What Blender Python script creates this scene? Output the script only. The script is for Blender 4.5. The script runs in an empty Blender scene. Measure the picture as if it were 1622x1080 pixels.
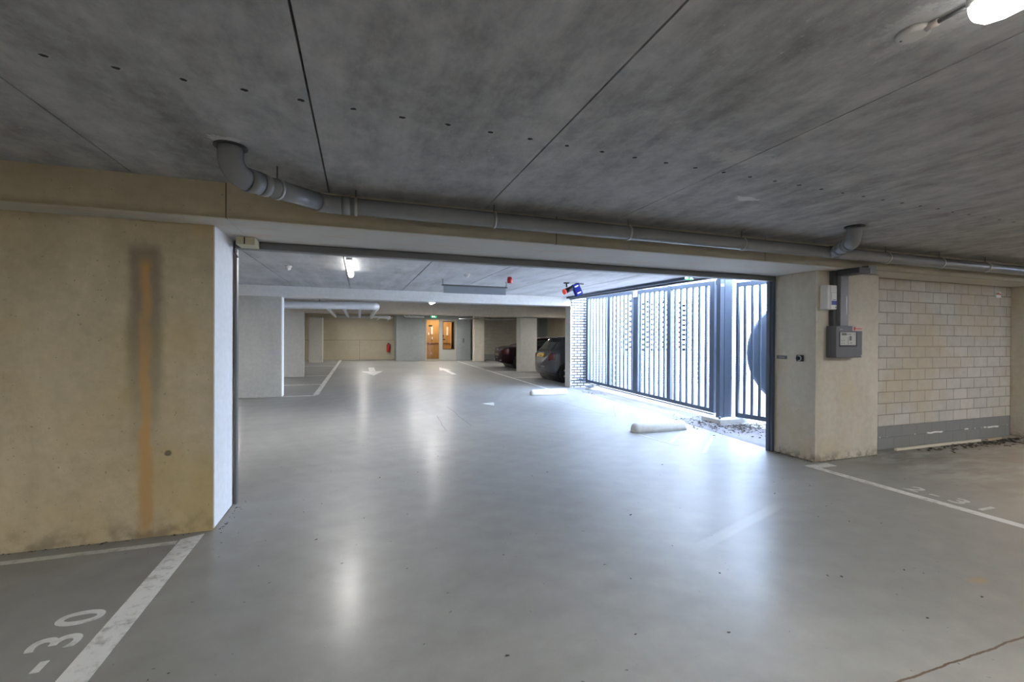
import bpy, bmesh, math, random
import numpy as np
from mathutils import Vector, Matrix
random.seed(7)
SC = bpy.context.scene
COL = SC.collection
PI = math.pi

# ------------------------------------------------------------------ camera
FPX = 707.7
YAW, PIT, ROL = .3288, -.0045, .0054
F = Vector((math.sin(YAW)*math.cos(PIT), math.cos(YAW)*math.cos(PIT), math.sin(PIT)))
R = Vector((math.cos(YAW), -math.sin(YAW), 0)); U = R.cross(F)
R, U = R*math.cos(ROL)+U*math.sin(ROL), -R*math.sin(ROL)+U*math.cos(ROL)
cam = bpy.data.cameras.new('camera'); camo = bpy.data.objects.new('camera', cam); COL.objects.link(camo)
M = Matrix(((R.x, U.x, -F.x, 0), (R.y, U.y, -F.y, 0), (R.z, U.z, -F.z, 1.5), (0, 0, 0, 1)))
camo.matrix_world = M
cam.sensor_width = 36; cam.lens = 36*FPX/1622; cam.clip_start = .05; cam.clip_end = 300
SC.camera = camo

# ------------------------------------------------------------------ world, exposure
W = bpy.data.worlds.new('sky'); SC.world = W; W.use_nodes = True
bg = W.node_tree.nodes['Background']
bg.inputs['Color'].default_value = (.52, .69, 1.0, 1); bg.inputs['Strength'].default_value = 31.0
vs = SC.view_settings
vs.view_transform = 'Standard'; vs.look = 'None'; vs.gamma = 1; vs.exposure = 0.28; vs.use_curve_mapping = False
try:
    SC.cycles.max_bounces = 10; SC.cycles.diffuse_bounces = 7; SC.cycles.use_denoising = True
    SC.cycles.sample_clamp_indirect = 8
except Exception: pass
LAMP_W = 58.0        # watts of one ceiling lamp
sd = bpy.data.lights.new('sun', 'SUN'); sd.energy = 160; sd.angle = math.radians(2); sd.color = (.93, .96, 1)
so = bpy.data.objects.new('sun', sd); COL.objects.link(so); so.location = (20, 8, 20)
so.rotation_euler = Vector((.42, -.30, -.86)).to_track_quat('-Z', 'Y').to_euler()

Y0, SL = 4.6, .0145
def sl(y): return SL*max(0.0, y-Y0)

# ------------------------------------------------------------------ materials
def nt(name):
    m = bpy.data.materials.new(name); m.use_nodes = True
    t = m.node_tree; b = t.nodes['Principled BSDF']
    return m, t, b
def N(t, typ, **kw):
    n = t.nodes.new(typ)
    for k, v in kw.items():
        if hasattr(n, k): setattr(n, k, v)
        else: n.inputs[k].default_value = v
    return n
def L(t, a, b): t.links.new(a, b)
def mat(name, col, rough=.5, metal=0, emit=None, estr=0, coat=0, alpha=None, trans=0, bump=0, bscale=60):
    m, t, b = nt(name)
    b.inputs['Base Color'].default_value = (*col, 1); b.inputs['Roughness'].default_value = rough
    b.inputs['Metallic'].default_value = metal
    if coat: b.inputs['Coat Weight'].default_value = coat; b.inputs['Coat Roughness'].default_value = .05
    if emit: b.inputs['Emission Color'].default_value = (*emit, 1); b.inputs['Emission Strength'].default_value = estr
    if trans: b.inputs['Transmission Weight'].default_value = trans
    tc = N(t, 'ShaderNodeTexCoord'); no = N(t, 'ShaderNodeTexNoise', Scale=bscale*.15, Detail=4.0)
    L(t, tc.outputs['Object'], no.inputs['Vector'])
    if not trans and not emit:
        mx = N(t, 'ShaderNodeMix', data_type='RGBA'); mx.inputs[6].default_value = (*[c*.88 for c in col], 1); mx.inputs[7].default_value = (*[min(1, c*1.08) for c in col], 1)
        L(t, no.outputs['Fac'], mx.inputs[0]); L(t, mx.outputs[2], b.inputs['Base Color'])
    if bump:
        n2 = N(t, 'ShaderNodeTexNoise', Scale=bscale, Detail=5.0); L(t, tc.outputs['Object'], n2.inputs['Vector'])
        bp = N(t, 'ShaderNodeBump', Strength=bump, Distance=.01); L(t, n2.outputs['Fac'], bp.inputs['Height']); L(t, bp.outputs['Normal'], b.inputs['Normal'])
    return m
def ramp(t, src, stops):
    r = N(t, 'ShaderNodeValToRGB'); e = r.color_ramp.elements
    while len(e) < len(stops): e.new(.5)
    for i, (p, c) in enumerate(stops): e[i].position = p; e[i].color = (*c, 1) if len(c) == 3 else c
    L(t, src, r.inputs['Fac']); return r.outputs['Color']
def vmap(t, vec, scale=(1, 1, 1), rot=(0, 0, 0), loc=(0, 0, 0)):
    mp = N(t, 'ShaderNodeMapping'); mp.inputs['Scale'].default_value = scale; mp.inputs['Rotation'].default_value = rot; mp.inputs['Location'].default_value = loc
    L(t, vec, mp.inputs['Vector']); return mp.outputs['Vector']
def noise(t, vec, scale, detail=5, rough=.55, dist=0):
    n = N(t, 'ShaderNodeTexNoise', Scale=scale, Detail=float(detail), Roughness=rough, Distortion=dist)
    L(t, vec, n.inputs['Vector']); return n.outputs['Fac']
def math_(t, op, a, b=None, c=None, clamp=False):
    n = N(t, 'ShaderNodeMath', operation=op, use_clamp=clamp)
    for i, v in enumerate((a, b, c)):
        if v is None: continue
        if isinstance(v, (int, float)): n.inputs[i].default_value = v
        else: L(t, v, n.inputs[i])
    return n.outputs[0]
def mix(t, fac, a, b, blend='MIX'):
    n = N(t, 'ShaderNodeMix', data_type='RGBA', blend_type=blend)
    for i, v in ((0, fac), (6, a), (7, b)):
        if isinstance(v, (int, float)): n.inputs[i].default_value = v
        elif isinstance(v, tuple): n.inputs[i].default_value = (*v, 1)
        else: L(t, v, n.inputs[i])
    return n.outputs[2]
def sep(t, vec):
    s = N(t, 'ShaderNodeSeparateXYZ'); L(t, vec, s.inputs[0]); return s.outputs
def smooth(t, v, lo, hi, inv=False):
    n = N(t, 'ShaderNodeMapRange', interpolation_type='SMOOTHSTEP')
    n.inputs['From Min'].default_value = lo; n.inputs['From Max'].default_value = hi
    n.inputs['To Min'].default_value = 1 if inv else 0; n.inputs['To Max'].default_value = 0 if inv else 1
    L(t, v, n.inputs['Value']); return n.outputs[0]
def concrete(name, lo, hi, rough=.75, streak=(1, 1, 1), tint=None, tintamt=.4, spots=True, bump=.25, scale=1.6, extra=None):
    m, t, b = nt(name); tc = N(t, 'ShaderNodeTexCoord').outputs['Object']
    n1 = noise(t, vmap(t, tc, streak), scale, 8, .62, .4)
    n2 = noise(t, tc, 14, 6, .6)
    col = ramp(t, n1, [(.3, lo), (.7, hi)])
    col = mix(t, .22, col, ramp(t, n2, [(.3, tuple(c*.75 for c in lo)), (.7, tuple(min(1, c*1.15) for c in hi))]))
    if tint:
        n3 = noise(t, vmap(t, tc, (1, 1, 1), loc=(3.1, 2, 5)), .9, 4, .6)
        col = mix(t, math_(t, 'MULTIPLY', smooth(t, n3, .42, .68), tintamt), col, tint)
    if spots:
        n4 = noise(t, tc, 45, 2, .5)
        col = mix(t, math_(t, 'MULTIPLY', smooth(t, n4, .70, .76), .55), col, tuple(c*.3 for c in lo))
    if extra: col = extra(t, tc, col, n1)
    L(t, col, b.inputs['Base Color']); b.inputs['Roughness'].default_value = rough
    hb = math_(t, 'ADD', n2, noise(t, tc, 90, 3, .6))
    bp = N(t, 'ShaderNodeBump', Strength=bump, Distance=.006); L(t, hb, bp.inputs['Height']); L(t, bp.outputs['Normal'], b.inputs['Normal'])
    return m

# ceiling slab concrete: dark grey, stains running along the slabs, a row of small bored holes, lime bloom
def ceil_extra(t, tc, col, n1):
    x, y, z = sep(t, tc)
    col = mix(t, .30, col, ramp(t, noise(t, vmap(t, tc, (1, .6, 1)), 7, 8, .72), [(.36, (.10, .102, .105)), (.64, (.55, .55, .55))]))
    # lime flecks
    v = noise(t, vmap(t, tc, (1, .55, 1)), 42, 4, .7); area = noise(t, vmap(t, tc, loc=(9, 1, 0)), 1.3, 3, .6)
    col = mix(t, math_(t, 'MULTIPLY', smooth(t, v, .60, .70), math_(t, 'MULTIPLY', smooth(t, area, .46, .62), .85)), col, (.50, .50, .50))
    for cx, cy, rx, ry, amt in ((2.89, 2.76, .10, .05, .95), (-.72, 2.93, .10, .05, .8), (1.9, 1.05, .12, .13, .35), (2.25, 2.15, .28, .10, .3)):
        d = math_(t, 'SQRT', math_(t, 'ADD', math_(t, 'POWER', math_(t, 'DIVIDE', math_(t, 'SUBTRACT', x, cx), rx), 2), math_(t, 'POWER', math_(t, 'DIVIDE', math_(t, 'SUBTRACT', y, cy), ry), 2)))
        dn = math_(t, 'ADD', d, math_(t, 'MULTIPLY', math_(t, 'SUBTRACT', noise(t, tc, 25, 5, .7), .5), 2.6))
        col = mix(t, math_(t, 'MULTIPLY', smooth(t, dn, .7, 1.1, True), amt), col, (.62, .62, .60))
    # bored holes at about 0.23 m centres
    xx = math_(t, 'SUBTRACT', math_(t, 'PINGPONG', math_(t, 'ADD', x, 20.0+.07), .1165), 0)
    jit = math_(t, 'MULTIPLY', math_(t, 'SUBTRACT', noise(t, vmap(t, tc, (4, .2, .2)), 1, 1), .5), .03)
    yy = math_(t, 'ABSOLUTE', math_(t, 'SUBTRACT', math_(t, 'ADD', y, jit), math_(t, 'MULTIPLY_ADD', x, .022, 2.325)))
    d = math_(t, 'SQRT', math_(t, 'ADD', math_(t, 'POWER', xx, 2), math_(t, 'POWER', math_(t, 'MULTIPLY', yy, 1.3), 2)))
    d = math_(t, 'ADD', d, math_(t, 'MULTIPLY', math_(t, 'SUBTRACT', noise(t, tc, 60, 2), .5), .022))
    col = mix(t, math_(t, 'MULTIPLY', smooth(t, d, .019, .030, True), .5), col, (.42, .42, .42))
    col = mix(t, smooth(t, d, .013, .018, True), col, (.012, .012, .012))
    return col
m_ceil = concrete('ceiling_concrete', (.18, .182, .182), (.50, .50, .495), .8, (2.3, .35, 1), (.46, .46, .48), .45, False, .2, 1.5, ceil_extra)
m_ceil2 = concrete('daylit_ceiling_concrete', (.30, .305, .315), (.60, .605, .62), .8, (2.3, .35, 1), (.62, .62, .64), .45, False, .15, 1.5)  # paler copy of the ceiling concrete, gate daylight put into its colour
m_ceil_edge = mat('slab_joint', (.02, .02, .02), .9)

def wl_extra(t, tc, col, n1):
    x, y, z = sep(t, tc)
    w = math_(t, 'ADD', math_(t, 'SUBTRACT', x, -1.51), math_(t, 'MULTIPLY', math_(t, 'SUBTRACT', noise(t, vmap(t, tc, (1, 1, .5)), 6, 6, .65), .5), .10))
    aw = math_(t, 'ABSOLUTE', w)
    wet = math_(t, 'MULTIPLY', smooth(t, aw, .06, .15, True), math_(t, 'MULTIPLY', smooth(t, z, .3, 1.9), smooth(t, z, 2.12, 2.24, True)))
    col = mix(t, math_(t, 'MULTIPLY', wet, .62), col, (.10, .085, .055))
    rust = math_(t, 'MULTIPLY', smooth(t, aw, .012, .05, True), math_(t, 'MULTIPLY', smooth(t, z, .02, .1), smooth(t, z, 2.0, 2.14, True)))
    low = math_(t, 'MULTIPLY', smooth(t, z, .3, .9, True), smooth(t, aw, .03, .07, True))
    rn = smooth(t, noise(t, vmap(t, tc, (2, 2, .5)), 4, 5), .3, .7)
    col = mix(t, math_(t, 'MULTIPLY', rust, math_(t, 'MULTIPLY_ADD', rn, .5, .35)), col, (.56, .32, .10))
    col = mix(t, math_(t, 'MULTIPLY', low, .45), col, (.42, .25, .10))
    base = math_(t, 'MULTIPLY', smooth(t, z, 0, .22, True), smooth(t, noise(t, tc, 6, 5), .38, .62))
    col = mix(t, math_(t, 'MULTIPLY', base, .6), col, (.16, .12, .07))
    # dark tar spot
    d = math_(t, 'SQRT', math_(t, 'ADD', math_(t, 'POWER', math_(t, 'ADD', x, 1.365), 2), math_(t, 'POWER', math_(t, 'SUBTRACT', z, .625), 2)))
    d = math_(t, 'ADD', d, math_(t, 'MULTIPLY', noise(t, tc, 30, 3), .03))
    col = mix(t, math_(t, 'MULTIPLY', smooth(t, d, .03, .045, True), .75), col, (.06, .05, .03))
    return col
m_wall_l = concrete('stained_concrete', (.39, .335, .215), (.63, .55, .395), .7, (1.2, 1, .45), (.52, .39, .15), .55, True, .2, 1.2, wl_extra)
def beam_extra(t, tc, col, n1):
    x, y, z = sep(t, tc)
    lowz = math_(t, 'MULTIPLY', smooth(t, math_(t, 'ADD', z, math_(t, 'MULTIPLY', noise(t, vmap(t, tc, (1, 1, 3)), 4, 5), .06)), 2.40, 2.45, True), smooth(t, y, 3.745, 3.76, True))
    col = mix(t, math_(t, 'MULTIPLY', lowz, .5), col, (.20, .165, .10))
    col = mix(t, math_(t, 'MULTIPLY', smooth(t, x, -.5, .6), .55), col, (.33, .325, .28))
    for xj in (-.92, 1.70, 4.2):
        col = mix(t, smooth(t, math_(t, 'ABSOLUTE', math_(t, 'SUBTRACT', x, xj)), .003, .006, True), col, (.13, .11, .08))
    under = math_(t, 'MULTIPLY', smooth(t, y, 3.76, 3.80), smooth(t, y, 4.7, 4.8, True))
    col = mix(t, math_(t, 'MULTIPLY', under, .75), col, (.60, .59, .565))
    pk = math_(t, 'MULTIPLY', under, smooth(t, noise(t, vmap(t, tc, (.6, 3, 1)), 3.0, 5, .6), .52, .70))
    return mix(t, math_(t, 'MULTIPLY', pk, .6), col, (.58, .42, .31))
m_beam = concrete('beam_concrete', (.43, .375, .25), (.60, .53, .38), .7, (.35, 1, 1), (.52, .40, .2), .25, extra=beam_extra)
m_beam3 = concrete('far_beam_concrete', (.45, .40, .33), (.60, .54, .46), .7, (.35, 1, 1), (.55, .43, .33), .3, False)
m_beam2 = concrete('pale_beam_concrete', (.62, .61, .59), (.76, .75, .73), .75, (.35, 1, 1), (.66, .60, .55), .3, False)
def col_extra(t, tc, col, n1):
    x, y, z = sep(t, tc)
    dirt = math_(t, 'MULTIPLY', smooth(t, z, 0, .16, True), smooth(t, noise(t, tc, 9, 5), .42, .6))
    return mix(t, math_(t, 'MULTIPLY', dirt, .7), col, (.12, .10, .075))
m_col = concrete('column_concrete', (.46, .43, .36), (.64, .61, .53), .7, (1.2, 1.2, .35), (.48, .37, .2), .4, True, .2, 1.3, col_extra)
m_colg = concrete('grey_column_concrete', (.40, .39, .35), (.51, .495, .445), .7, (1, 1, .4), None, 0, False, .1, 1.1, col_extra)
m_backwall = concrete('beige_back_wall', (.38, .34, .25), (.50, .45, .34), .75, (.6, 1, .6), (.42, .33, .2), .3)
m_greywall = concrete('grey_painted_block', (.24, .26, .26), (.31, .33, .33), .6, spots=False)
m_white = mat('white_render', (.84, .84, .83), .7, bump=.15, bscale=120)
m_whitepaint = mat('white_paint', (.78, .78, .77), .5)
m_steel = mat('dark_blue_grey_steel', (.075, .10, .145), .42, 0)
m_frame = mat('grey_frame_steel', (.16, .165, .17), .45, .4)
m_pvc = mat('grey_pvc', (.215, .225, .24), .25)
m_pvc_w = mat('white_pvc', (.72, .73, .75), .35)
m_clip = mat('galvanised_clip', (.45, .45, .44), .35, .8)
m_black = mat('black_plastic', (.015, .015, .02), .4)
m_rubber = mat('tyre_rubber', (.018, .018, .02), .75)
m_dirt = mat('dead_leaves', (.045, .035, .025), .9)
m_wood = mat('pale_wood_batten', (.62, .56, .46), .7)
m_lamp = mat('lit_diffuser', (.9, .9, .9), .4, emit=(1, .985, .95), estr=9)
m_glass = mat('clear_glass', (.9, .95, .95), .03, trans=1)
m_red = mat('red_plastic', (.55, .02, .02), .35)
m_blue = mat('blue_lens', (.01, .02, .35), .2)
m_green = mat('exit_green', (.02, .35, .13), .4, emit=(.03, .5, .2), estr=.8)
m_signw = mat('exit_white', (.9, .9, .9), .4, emit=(1, 1, 1), estr=1.2)
m_greybox = mat('grey_cabinet', (.115, .12, .135), .5)
m_stop = concrete('stop_concrete', (.55, .55, .53), (.75, .75, .73), .85, spots=True, bump=.5)

# floor: sealed, slightly glossy concrete with tyre sweeps
m_floor, t, b = nt('sealed_floor')
tc = N(t, 'ShaderNodeTexCoord').outputs['Object']
n1 = noise(t, vmap(t, tc, (1, .8, 1)), .55, 7, .6, .8); n2 = noise(t, tc, 5, 6, .6); n3 = noise(t, tc, 60, 4, .6)
col = ramp(t, n1, [(.3, (.18, .18, .174)), (.7, (.275, .275, .262))])
col = mix(t, .3, col, ramp(t, n2, [(.3, (.20, .20, .19)), (.7, (.37, .37, .355))]))
wv = N(t, 'ShaderNodeTexWave', wave_type='RINGS', rings_direction='Z', Scale=1.1, Distortion=3.5, Detail=3.0)
wv.inputs['Detail Scale'].default_value = .7
L(t, vmap(t, tc, loc=(-5.5, -9.5, 0)), wv.inputs['Vector'])
col = mix(t, math_(t, 'MULTIPLY', smooth(t, wv.outputs['Fac'], .3, 1.0), .05), col, (.42, .42, .41))
wv2 = N(t, 'ShaderNodeTexWave', wave_type='RINGS', rings_direction='Z', Scale=.7, Distortion=5.0, Detail=2.0)
L(t, vmap(t, tc, loc=(1.5, -13.5, 0)), wv2.inputs['Vector'])
col = mix(t, math_(t, 'MULTIPLY', smooth(t, wv2.outputs['Fac'], .5, 1.0), .10), col, (.15, .15, .145))
x, y, z = sep(t, tc)
# grimy bay on the right, sandy slab in the right corner
sk = math_(t, 'ABSOLUTE', math_(t, 'SUBTRACT', math_(t, 'SUBTRACT', y, 2.62), math_(t, 'MULTIPLY', math_(t, 'SUBTRACT', x, 2.35), .344)))
col = mix(t, math_(t, 'MULTIPLY', math_(t, 'MULTIPLY', smooth(t, sk, .03, .07, True), .35), math_(t, 'MULTIPLY', smooth(t, x, 2.2, 2.7), smooth(t, x, 3.3, 3.7, True))), col, (.5, .5, .49))
bay = math_(t, 'MULTIPLY', smooth(t, x, 5.3, 6.6), smooth(t, noise(t, vmap(t, tc, (.5, 1.5, 1)), 1.4, 6, .65), .35, .62))
col = mix(t, math_(t, 'MULTIPLY', bay, .75), col, (.125, .12, .105))
sand = smooth(t, math_(t, 'ADD', math_(t, 'MULTIPLY_ADD', x, .6, math_(t, 'MULTIPLY', y, -1.0)), math_(t, 'MULTIPLY', n2, .8)), .3, 2.2)
col = mix(t, math_(t, 'MULTIPLY', sand, .75), col, (.38, .315, .24))
crk = math_(t, 'ABSOLUTE', math_(t, 'SUBTRACT', math_(t, 'ADD', y, math_(t, 'MULTIPLY', math_(t, 'SUBTRACT', noise(t, tc, 3, 6, .7), .5), .035)), 1.302))
col = mix(t, math_(t, 'MULTIPLY', smooth(t, crk, .003, .007, True), smooth(t, x, 2.0, 2.3)), col, (.10, .06, .035))
for cx, cy, rr in ((3.68, 1.70, .10), (3.0, 1.98, .05)):
    d = math_(t, 'SQRT', math_(t, 'ADD', math_(t, 'POWER', math_(t, 'SUBTRACT', x, cx), 2), math_(t, 'POWER', math_(t, 'MULTIPLY', math_(t, 'SUBTRACT', y, cy), 2.2), 2)))
    d = math_(t, 'ADD', d, math_(t, 'MULTIPLY', n2, .1))
    col = mix(t, math_(t, 'MULTIPLY', smooth(t, d, rr*.6, rr*1.6, True), .55), col, (.40, .24, .08))
for (ax, ay, bx_, by_) in ((1.38, 8.4, 1.30, 7.0), (1.75, 9.4, 1.78, 7.3), (4.3, 9.6, 4.55, 7.3), (4.55, 7.3, 5.3, 8.6)):
    vx, vy = bx_-ax, by_-ay; ln_ = math.hypot(vx, vy); vx /= ln_; vy /= ln_
    px_ = math_(t, 'SUBTRACT', x, ax); py_ = math_(t, 'SUBTRACT', y, ay)
    al = math_(t, 'ADD', math_(t, 'MULTIPLY', px_, vx), math_(t, 'MULTIPLY', py_, vy))
    ac = math_(t, 'ABSOLUTE', math_(t, 'ADD', math_(t, 'MULTIPLY_ADD', px_, -vy, math_(t, 'MULTIPLY', py_, vx)), math_(t, 'MULTIPLY', math_(t, 'SUBTRACT', noise(t, tc, 1.5, 2), .5), .08)))
    col = mix(t, math_(t, 'MULTIPLY', math_(t, 'MULTIPLY', smooth(t, ac, .005, .012, True), .7), math_(t, 'MULTIPLY', smooth(t, al, 0, .1), smooth(t, al, ln_-.1, ln_, True))), col, (.07, .07, .07))
sp = noise(t, tc, 22, 2, .5)
col = mix(t, math_(t, 'MULTIPLY', smooth(t, sp, .735, .76), .7), col, (.05, .045, .04))
L(t, col, b.inputs['Base Color'])
rg = N(t, 'ShaderNodeMapRange'); rg.inputs['To Min'].default_value = .38; rg.inputs['To Max'].default_value = .52; b.inputs['Coat Weight'].default_value = .16; b.inputs['Coat Roughness'].default_value = .22
L(t, n2, rg.inputs['Value']); L(t, math_(t, 'ADD', rg.outputs[0], math_(t, 'MULTIPLY', bay, .4)), b.inputs['Roughness'])
b.inputs['Specular IOR Level'].default_value = .5
bp = N(t, 'ShaderNodeBump', Strength=.06, Distance=.004); L(t, n3, bp.inputs['Height']); L(t, bp.outputs['Normal'], b.inputs['Normal'])

# worn road paint
def paint(name, wear, colr=(.66, .66, .64)):
    m, t, b = nt(name); tc = N(t, 'ShaderNodeTexCoord').outputs['Object']
    n = noise(t, tc, 16, 6, .7); n2 = noise(t, tc, 3, 4, .6)
    w = smooth(t, math_(t, 'MULTIPLY_ADD', n2, .5, n), .75-wear*.4, 1.05-wear*.4)
    L(t, mix(t, w, colr, (.33, .33, .315)), b.inputs['Base Color']); b.inputs['Roughness'].default_value = .5
    return m
m_paint = paint('road_paint', .15); m_paintw = paint('worn_road_paint', .25, (.55, .55, .53)); m_faint = paint('faded_road_paint', .35, (.40, .40, .39))

# block wall and brick: brick texture (x,z) plane
def brickmat(name, c1, c2, mortar, bw, rh, ms, plinth=None, axis='x', loc=(0, 0), bump=.5, stain=None, offset=.5, nmix=.22):
    m, t, b = nt(name); tc = N(t, 'ShaderNodeTexCoord').outputs['Object']
    s = sep(t, tc); cb = N(t, 'ShaderNodeCombineXYZ')
    L(t, math_(t, 'ADD', s[0 if axis == 'x' else 1], loc[0]), cb.inputs[0]); L(t, math_(t, 'ADD', s[2], loc[1]), cb.inputs[1])
    br = N(t, 'ShaderNodeTexBrick', offset=offset); br.inputs['Scale'].default_value = 1
    br.inputs['Color1'].default_value = (*c1, 1); br.inputs['Color2'].default_value = (*c2, 1); br.inputs['Mortar'].default_value = (*mortar, 1)
    br.inputs['Brick Width'].default_value = bw; br.inputs['Row Height'].default_value = rh; br.inputs['Mortar Size'].default_value = ms
    br.inputs['Mortar Smooth'].default_value = .1; br.inputs['Bias'].default_value = -.2
    L(t, cb.outputs[0], br.inputs['Vector'])
    n = noise(t, tc, 9, 6, .65); col = mix(t, nmix, br.outputs['Color'], ramp(t, n, [(.3, tuple(c*.6 for c in c1)), (.7, tuple(min(1, c*1.2) for c in c2))]))
    if stain: col = mix(t, math_(t, 'MULTIPLY', smooth(t, noise(t, vmap(t, tc, loc=(1, 0, 2)), 1.1, 4), .42, .65), .4), col, stain)
    if plinth:
        zz = math_(t, 'ADD', s[2], math_(t, 'MULTIPLY', noise(t, tc, 8, 3), .03))
        col = mix(t, math_(t, 'MULTIPLY', smooth(t, zz, plinth[0], plinth[0]+.01, True), .85), col, plinth[1])
        # white efflorescence line along the first bed joint
        e = math_(t, 'ABSOLUTE', math_(t, 'SUBTRACT', zz, plinth[0]*.56)); e = math_(t, 'MULTIPLY', smooth(t, e, .006, .014, True), smooth(t, noise(t, vmap(t, tc, (1, 1, .1)), 2.5, 4), .5, .55))
        col = mix(t, e, col, (.8, .8, .78))
    L(t, col, b.inputs['Base Color']); b.inputs['Roughness'].default_value = .85
    bp = N(t, 'ShaderNodeBump', Strength=bump, Distance=.006); h = math_(t, 'SUBTRACT', math_(t, 'MULTIPLY', n, .25), br.outputs['Fac'])
    L(t, h, bp.inputs['Height']); L(t, bp.outputs['Normal'], b.inputs['Normal'])
    return m
m_block = brickmat('concrete_block', (.47, .455, .42), (.56, .54, .50), (.20, .18, .15), .33, .1575, .007, (.33, (.17, .18, .185)), loc=(.02, -.005), stain=(.42, .33, .17))
m_blockfar = brickmat('far_block', (.37, .345, .29), (.44, .41, .35), (.30, .275, .23), .45, .2, .007, (.62, (.20, .215, .22)), bump=.2)
m_brick = brickmat('white_glazed_brick', (.50, .50, .50), (.60, .60, .60), (.012, .012, .012), .21, .0775, .012, bump=.3, nmix=0.0)
m_brickY = brickmat('white_glazed_brick_side', (.80, .80, .80), (.90, .90, .90), (.20, .19, .18), .21, .0775, .006, axis='y', bump=.8)
m_pave = brickmat('driveway_pavers', (.42, .40, .385), (.52, .50, .48), (.24, .23, .22), .22, .08, .006, axis='x', bump=.3)
# pavers lie flat: remap z->y
def flatbrick(m):
    t = m.node_tree
    for n in t.nodes:
        if n.type == 'SEPXYZ':
            for l in list(t.links):
                if l.from_node == n and l.from_socket == n.outputs[2]: t.links.new(n.outputs[1], l.to_socket)
flatbrick(m_pave)
m_apron = concrete('driveway_strip', (.12, .115, .12), (.24, .235, .24), .9, (5, .25, 1), (.13, .10, .12), .5)

# ------------------------------------------------------------------ mesh helpers
class MB:
    def __init__(s): s.bm = bmesh.new()
    def box(s, x0, x1, y0, y1, z0, z1, slope=False, bev=0, rot=None, piv=None):
        f = (lambda y: sl(y)) if slope else (lambda y: 0)
        v = [s.bm.verts.new((x, y, z+f(y))) for x in (x0, x1) for y in (y0, y1) for z in (z0, z1)]
        fs = [s.bm.faces.new([v[i] for i in q]) for q in ((0, 1, 3, 2), (4, 6, 7, 5), (0, 4, 5, 1), (2, 3, 7, 6), (0, 2, 6, 4), (1, 5, 7, 3))]
        if bev:
            es = list({e for f_ in fs for e in f_.edges})
            r = bmesh.ops.bevel(s.bm, geom=es, offset=bev, segments=2, affect='EDGES', profile=.5)
            v = list({q for f_ in r['faces'] for q in f_.verts} | {q for q in v if q.is_valid})
        if rot: bmesh.ops.transform(s.bm, matrix=Matrix.Translation(piv or (0, 0, 0)) @ rot @ Matrix.Translation(-Vector(piv or (0, 0, 0))), verts=v)
        return s
    def quad(s, *p): s.bm.faces.new([s.bm.verts.new(q) for q in p]); return s
    def tube(s, path, r, seg=20, cap=True):
        path = [Vector(p) for p in path]; rings = []; prev = None
        if not isinstance(r, (list, tuple)):      # long runs are cut into short lengths
            q = [path[0]]
            for p0, p1 in zip(path, path[1:]):
                k = max(1, int((p1-p0).length/.5)); q += [p0+(p1-p0)*(i+1)/k for i in range(k)]
            path = q
        for i, p in enumerate(path):
            d = (path[min(i+1, len(path)-1)]-path[max(i-1, 0)]).normalized()
            if prev is None:
                a = Vector((0, 0, 1)) if abs(d.z) < .9 else Vector((1, 0, 0)); u = d.cross(a).normalized()
            else: u = (prev-d*prev.dot(d)).normalized()
            prev = u; w = d.cross(u); rr = r[i] if isinstance(r, (list, tuple)) else r
            rings.append([s.bm.verts.new(p+(u*math.cos(a)+w*math.sin(a))*rr) for a in [2*PI*k/seg for k in range(seg)]])
        for a, b in zip(rings, rings[1:]):
            for k in range(seg): 
                f = s.bm.faces.new((a[k], a[(k+1) % seg], b[(k+1) % seg], b[k])); f.smooth = True
        if cap: s.bm.faces.new(list(reversed(rings[0]))); s.bm.faces.new(rings[-1])
        return s
    def poly(s, pts, z, h=.002, slope=True):
        f = (lambda y: sl(y)) if slope else (lambda y: 0)
        a = [s.bm.verts.new((p[0], p[1], z+h+f(p[1]))) for p in pts]; b = [s.bm.verts.new((p[0], p[1], z+f(p[1]))) for p in pts]
        s.bm.faces.new(a); s.bm.faces.new(list(reversed(b)))
        for i in range(len(pts)): j = (i+1) % len(pts); s.bm.faces.new((b[i], b[j], a[j], a[i]))
        return s
    def build(s, name, m, parent=None, loc=None, smooth=False, keep=False):
        bmesh.ops.recalc_face_normals(s.bm, faces=s.bm.faces)
        me = bpy.data.meshes.new(name); s.bm.to_mesh(me); s.bm.free()
        if smooth:
            for p in me.polygons: p.use_smooth = True
        for mm in (m if isinstance(m, (list, tuple)) else [m]): me.materials.append(mm)
        o = bpy.data.objects.new(name, me); COL.objects.link(o)
        if parent: o.parent = parent
        if loc: o.location = loc
        return o
def tag(o, label=None, cat=None, group=None, kind=None):
    if label: o['label'] = label
    if cat: o['category'] = cat
    if group: o['group'] = group
    if kind: o['kind'] = kind
    return o
def empty(name, loc, label, cat, group=None, rz=0):
    o = bpy.data.objects.new(name, None); COL.objects.link(o); o.location = loc; o.rotation_euler = (0, 0, rz); o.empty_display_size = .1
    return tag(o, label, cat, group)
def struct(name, mb, m, label=None): return tag(mb.build(name, m), label, None, None, 'structure')
def copy_tree(o, loc, label=None, rz=None):
    c = o.copy(); COL.objects.link(c); c.location = loc
    if rz is not None: c.rotation_euler = (0, 0, rz)
    if label: c['label'] = label
    for ch in list(o.children):
        d = ch.copy(); COL.objects.link(d); d.parent = c
        for g in list(ch.children):
            e = g.copy(); COL.objects.link(e); e.parent = d
    return c
def arc(c, r, a0, a1, u, v, n=10):
    c = Vector(c); u = Vector(u); v = Vector(v)
    return [c+(u*math.cos(a0+(a1-a0)*k/n)+v*math.sin(a0+(a1-a0)*k/n))*r for k in range(n+1)]
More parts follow.
